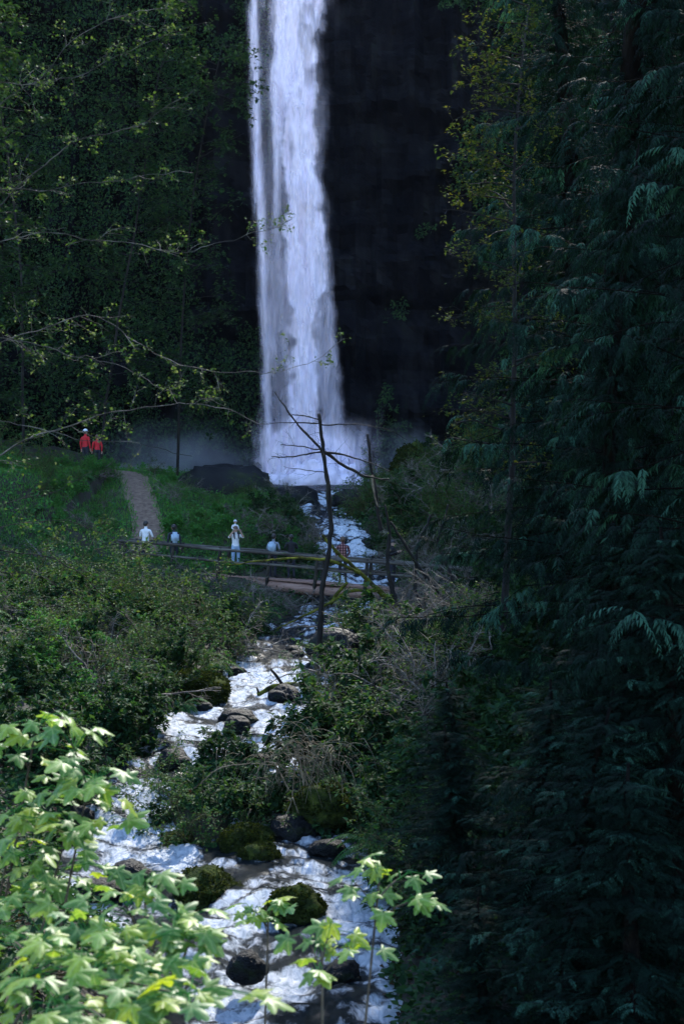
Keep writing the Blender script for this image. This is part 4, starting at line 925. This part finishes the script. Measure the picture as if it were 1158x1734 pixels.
    def shell(name, zmin, ymin, rad, c, mk, brim=0):
        b = bmesh.new(); bmesh.ops.create_icosphere(b, subdivisions=3, radius=rad * s * hd)
        bmesh.ops.delete(b, geom=[v for v in b.verts if v.co.z < zmin * s and v.co.y < ymin * s], context='VERTS')
        for v in b.verts: v.co = (v.co.x * .93, v.co.y * 1.05, v.co.z * 1.05); v.co += Vector(tuple(np.array(c) * s))
        if brim:
            for k in range(20):
                a0, a1 = k * math.pi / 10, (k + 1) * math.pi / 10; cc = np.array(c) * s; q = []
                for rr, a in ((rad * .9, a0), (rad + brim, a0), (rad + brim, a1), (rad * .9, a1)): q.append(b.verts.new((cc[0] + rr * s * math.cos(a), cc[1] + rr * s * math.sin(a), cc[2] + .015 * s - .01 * (rr > rad))))
                b.faces.new(q)
        m2 = bpy.data.meshes.new(name); b.to_mesh(m2); b.free(); m2.polygons.foreach_set('use_smooth', np.ones(len(m2.polygons), bool)); obj(name, m2, M[mk], o)
    hc = (cr[0], cr[1] + .012, cr[2] - .005)
    if hair: shell('hair', -.02, .03, .112, hc, hair)
    if hat: shell('hat', .015, 9, .121, (hc[0], hc[1] - .004, hc[2] + .01), hat, .05)
    if pack:
        b = bmesh.new(); bmesh.ops.create_cube(b, size=1); bmesh.ops.bevel(b, geom=b.edges[:], offset=.22, segments=3, affect='EDGES')
        for v in b.verts: v.co = ((v.co.x * .30) * s, (v.co.y * .17 + .19 - lean * .7) * s, (v.co.z * .44 + 1.24) * s)
        m2 = bpy.data.meshes.new('backpack'); b.to_mesh(m2); b.free(); m2.polygons.foreach_set('use_smooth', np.ones(len(m2.polygons), bool)); obj('backpack', m2, M[pack], o)
    return o
def on_deck(px, w):
    x = (px - 579) / FPX * 55.2; s = (x - A[0]) / ux[0]; return A + bpt(s, w, .025)
DOWN = (((-.25, .03, 1.16), (-.26, -.03, .92)), ((.25, .03, 1.16), (.26, -.03, .92)))
RAILA = (((-.26, -.06, 1.17), (-.22, -.30, 1.07)), ((.26, -.06, 1.17), (.22, -.30, 1.07)))
HOLD = (((-.27, .0, 1.20), (-.12, -.26, 1.32)), ((.27, .0, 1.20), (.12, -.26, 1.32)))
UPH = (((-.30, -.10, 1.32), (-.17, -.16, 1.52)), ((.30, -.10, 1.32), (.17, -.16, 1.52)))
person('person in a white shirt and dark trousers at the trail end of the footbridge', on_deck(240, .15), R(160), 'white', 'navy', RAILA, 1.76, 'short')
person('person in dark clothes with a pale bag beside the white shirted person', on_deck(288, .30), R(200), 'navy', 'navy', DOWN, 1.72, 'long', pack='ltblue', lean=.06)
p3 = on_deck(395, .30) + np.array([0, 0, .10])
person('person in white shirt and pale blue jeans carrying a child on the shoulders', p3, R(20), 'white', 'jean', UPH, 1.74, 'short', hair='hair_lt')
CHL = {n: ((sg * .12, -.02, .90), (sg * .17, -.30, .84), (sg * .15, -.34, .52), (sg * .15, -.46, .46)) for n, sg in (('R', -1), ('L', 1))}
cs = .95
person('small child in a white hat riding on the shoulders of the person in jeans', p3 + np.array([-.02, .06, 1.44 * 1.74 / 1.72 - .86 * cs / 1.72 + .06]), R(20), 'white', 'navy', (((-.25, -.02, 1.2), (-.14, -.20, 1.12)), ((.25, -.02, 1.2), (.14, -.20, 1.12))), cs, 'long', hair='hair_lt', hat='white', child=True, legpose=CHL)
person('person with a light blue backpack leaning over the bridge rail', on_deck(462, -.05), R(165), 'grey', 'navy', RAILA, 1.66, 'long', pack='ltblue', lean=.10)
person('person in dark clothes standing next to the one with the blue backpack', on_deck(491, .25), R(200), 'black', 'navy', HOLD, 1.70, 'long')
person('person in a checked flannel shirt looking up at the falls from the footbridge', on_deck(580, .05), R(185), 'plaid', 'navy', RAILA, 1.78, 'long', hair='hair_lt')
person('person in black standing behind the mossy leaning tree on the footbridge', on_deck(662, .2), R(60), 'black', 'navy', HOLD, 1.80, 'long', hair='hair')
ra, rb = W(145, 797, 66.6), W(165, 797, 66.3)
for q in (ra, rb): q[2] = tz(q[0], q[1]) + .05
person('person in a red jacket and white cap higher up the trail', ra, R(150), 'red', 'navy', DOWN, 1.80, 'long', hat='white')
person('shorter person in a red jacket beside the white capped one', rb, R(210), 'red', 'navy', DOWN, 1.55, 'long', hair='hair_lt', hat=None)

# ------------------------------------------------------------------ foreground maples
def maple_leaf(seed):
    """palmate leaf: five lobes with toothed edges, centre vein raised, lobes drooping"""
    r = np.random.default_rng(seed)
    lobes = [(-118, .55), (-58, .86), (0, 1.0), (58, .86), (118, .55)]
    rim = []
    def pt(a, rr): rim.append((math.sin(R(a)) * rr, .18 + math.cos(R(a)) * rr * .9))
    pt(-165, .22)
    for k, (a, ln) in enumerate(lobes):
        ln *= 1 + .1 * r.normal()
        for da, f in ((-25, .60), (-20, .74), (-15, .72), (-8, .93), (0, 1.04), (8, .93), (15, .72), (20, .74), (25, .60)): pt(a + da, ln * f)
        if k < 4: pt(a + 29, .52 if 0 < k < 3 else .42)
    pt(165, .22)
    P = np.array(rim); n = len(P); rad = np.linalg.norm(P - (0, .18), axis=1)
    ang = np.arctan2(P[:, 0], P[:, 1] - .18)
    z = -.30 * rad ** 2 + .07 * np.cos(ang * 6.2) * rad
    V = [(0, 0.10, 0)] + [(x, y, zz) for (x, y), zz in zip(P, z)]
    mid = [(x * .5, .10 + (y - .10) * .5, zz * .22 + .02) for (x, y), zz in zip(P, z)]
    V = np.array(V + mid); t = [(0, 1 + n + k, 1 + n + k + 1) for k in range(n - 1)]; q = [(1 + n + k, 1 + k, 2 + k, 2 + n + k) for k in range(n - 1)]
    return Geo().add(V, [f[::-1] for f in q], [f[::-1] for f in t]).mesh('leaf', True)
MLEAF = [maple_leaf(k) for k in range(4)]
for m_ in MLEAF: m_.materials.append(M['leaf_maple'])
def maple(name, label, root, hubs, sprays, seed, size=(.10, .16)):
    """hubs: where the main stems end; sprays: (px, py, D, count, spread in m), each on a side stem from the nearest hub stem"""
    r = np.random.default_rng(seed); root = np.array(root, float); t = thing(name, label, 'shrub', root); mains = []
    for (px, py, D) in hubs:
        c = W(px, py, D) - root
        P = dense(np.array([[r.normal() * .06, r.normal() * .06, -.2], c * .35 + np.array([0, 0, .10 * c[2]]) + r.normal(size=3) * .04, c * .7 + r.normal(size=3) * .05, c]), .06); mains.append(P)
        obj('main_stem', Geo().tube(P, np.linspace(.013, .006, len(P)), 7).mesh('main_stem', True), M['bark_brown'], t)
    for (px, py, D, cnt, sp) in sprays:
        c = W(px, py, D) - root; allp = np.concatenate([m_[len(m_) // 3:] for m_ in mains]); w_ = np.linalg.norm(allp - c - np.array([0, 0, -.15]), axis=1); b0 = allp[np.argmin(w_)]
        P = dense(np.array([b0, b0 * .4 + c * .6 + np.array([0, 0, .03]), c]), .03) if np.linalg.norm(c - b0) > .12 else np.array([b0, (b0 + c) / 2 + .005, c])
        st_ = obj('stem', Geo().tube(P, np.linspace(.006, .003, len(P)), 6).mesh('stem', True), M['bark_brown'], t); wood = Geo()
        for k in range(int(cnt * 1.45)):
            off = r.normal(size=3) * np.array([sp * 1.1, sp * .8, sp * .42]); p = c + off
            e = P[-1 - r.integers(0, min(4, len(P) - 1))]; wood.tube(np.array([e, (e + p) / 2 + np.array([0, 0, .03]), p]), [.0035, .0025, .002], 4, cap=False)
            o = obj('leaf', MLEAF[r.integers(4)], None, st_, p)
            s_ = r.uniform(*size); az = math.atan2(off[1] - .6 * sp, off[0]) + r.normal() * .5          # tips point outwards and towards the light gap
            d = np.array([math.cos(az), math.sin(az), -.35 + .25 * r.normal()]); d /= np.linalg.norm(d)
            nn = np.array([.30 * r.normal(), -.24 + .30 * r.normal(), .95]); nn -= d * (nn @ d); nn /= np.linalg.norm(nn); xx = np.cross(d, nn)
            o.rotation_euler = Matrix(np.stack([xx, d, nn], 1).tolist()).to_euler(); o.scale = (s_, s_, s_)
        obj('petioles', wood.mesh('petioles'), M['leaf_bright'], st_)['kind'] = 'stuff'
    return t
maple('maple_sapling', 'bright green maple sapling with broad lobed leaves on the near left bank', (-2.35, 8.2, tz(-2.35, 8.2)), [(60, 1240, 8.2), (150, 1330, 7.9), (110, 1420, 8.2), (20, 1420, 8.2)], [
    (70, 1225, 8.0, 7, .13), (20, 1260, 8.2, 6, .12), (120, 1255, 7.8, 6, .11), (165, 1320, 7.6, 9, .12), (100, 1330, 8.0, 7, .12), (25, 1370, 8, 9, .14), (110, 1400, 7.8, 9, .13), (185, 1400, 7.6, 4, .07),
    (30, 1450, 8.0, 9, .14), (120, 1460, 8.4, 5, .10), (20, 1530, 7.6, 9, .14), (70, 1500, 8.2, 7, .13)], 5, (.085, .135))
maple('maple_bush', 'low pale green maple bush spreading over the bright foam', (-1.75, 6.2, tz(-1.75, 6.2)), [(250, 1530, 6.8), (130, 1600, 6.4), (320, 1600, 6.5), (60, 1640, 6)], [
    (245, 1490, 6.8, 5, .08), (210, 1530, 6.6, 7, .10), (285, 1550, 6.4, 8, .10), (230, 1590, 6.2, 11, .12), (325, 1590, 6.3, 7, .07), (150, 1575, 6.2, 10, .12), (60, 1590, 6.0, 11, .14), (170, 1640, 5.8, 11, .13), (280, 1650, 5.8, 11, .11), (40, 1660, 5.6, 11, .13), (100, 1710, 5.4, 10, .13), (220, 1710, 5.4, 10, .12), (330, 1690, 5.4, 9, .10)], 6, (.07, .115))
maple('maple_shoot', 'slender maple shoot with a fan of green leaves above the lower stream', (-.30, 6.7, tz(-.30, 6.7)), [(640, 1510, 7.5), (545, 1610, 7.1)], [
    (645, 1470, 7.6, 4, .07), (690, 1480, 7.6, 3, .06), (600, 1495, 7.6, 2, .05), (640, 1520, 7.5, 4, .08), (700, 1525, 7.5, 3, .05), (560, 1570, 7.2, 3, .07), (600, 1600, 7.1, 4, .08), (520, 1590, 7.2, 3, .06), (545, 1635, 7.0, 3, .08)], 8, (.075, .115))
maple('maple_seedling', 'small seedling with narrow green leaflets in front of the mossy boulders', (-.55, 9.5, tz(-.55, 9.5)), [(455, 1545, 9.5)], [(450, 1530, 9.5, 4, .08), (425, 1540, 9.4, 3, .06), (470, 1530, 9.4, 3, .05), (445, 1560, 9.3, 3, .06)], 9, (.07, .11))

# spray blown off the foot of the falls
def mist_mat(dens):
    m, nt, out = mat('mist_droplets'); L_ = nt.links.new
    tc = nd(nt, 'ShaderNodeTexCoord'); ln = nd(nt, 'ShaderNodeVectorMath', operation='LENGTH'); L_(tc.outputs['Object'], ln.inputs[0])
    f = nd(nt, 'ShaderNodeMapRange', interpolation_type='SMOOTHSTEP'); f.inputs[1].default_value = 1.0; f.inputs[2].default_value = .1; f.inputs[3].default_value = 0.0; f.inputs[4].default_value = 1.0; L_(ln.outputs['Value'], f.inputs[0])
    n = nd(nt, 'ShaderNodeTexNoise', i_Scale=2.2, i_Detail=3.0); L_(tc.outputs['Object'], n.inputs['Vector'])
    n2 = nd(nt, 'ShaderNodeMapRange'); n2.inputs[1].default_value = .35; n2.inputs[2].default_value = .65; n2.inputs[3].default_value = .15; n2.inputs[4].default_value = 1.0; L_(n.outputs[0], n2.inputs[0])
    mu = nd(nt, 'ShaderNodeMath', operation='MULTIPLY'); L_(f.outputs[0], mu.inputs[0]); L_(n2.outputs[0], mu.inputs[1])
    mu2 = nd(nt, 'ShaderNodeMath', operation='MULTIPLY'); mu2.inputs[1].default_value = dens; L_(mu.outputs[0], mu2.inputs[0])
    v = nd(nt, 'ShaderNodeVolumePrincipled'); v.inputs['Color'].default_value = (.9, .93, 1, 1); v.inputs['Anisotropy'].default_value = .2; L_(mu2.outputs[0], v.inputs['Density']); L_(v.outputs[0], out.inputs['Volume'])
    return m
bm = bmesh.new(); bmesh.ops.create_icosphere(bm, subdivisions=3, radius=1.0); me = bpy.data.meshes.new('mist'); bm.to_mesh(me); bm.free()
mm_ = mist_mat(.26)
o = obj('mist', me, mm_, None, W(300, 790, 86), None, (6.2, 2.6, 3.4)); tag(o, 'pale blue spray drifting left of the waterfall foot', 'mist', kind='stuff')
o = obj('mist', me, mm_, None, W(690, 775, 88), None, (2.8, 2.0, 2.8)); tag(o, 'pale blue spray drifting right of the waterfall foot', 'mist', kind='stuff')

# thin haze volume added to lift the blacks towards blue
hz, ntz, outz = mat('blue_lift_haze'); vz = nd(ntz, 'ShaderNodeVolumePrincipled'); vz.inputs['Color'].default_value = (.55, .65, 1, 1); vz.inputs['Density'].default_value = HAZE; ntz.links.new(vz.outputs[0], outz.inputs['Volume'])
o = obj('haze', Geo().box((0, 40, 15), (200, 180, 60)).mesh('haze'), hz); tag(o, 'thin bluish haze added over the gorge to lift its dark tones', 'haze', kind='stuff')

print('faces', sum(len(m.polygons) for m in bpy.data.meshes), 'objects', len(bpy.data.objects))
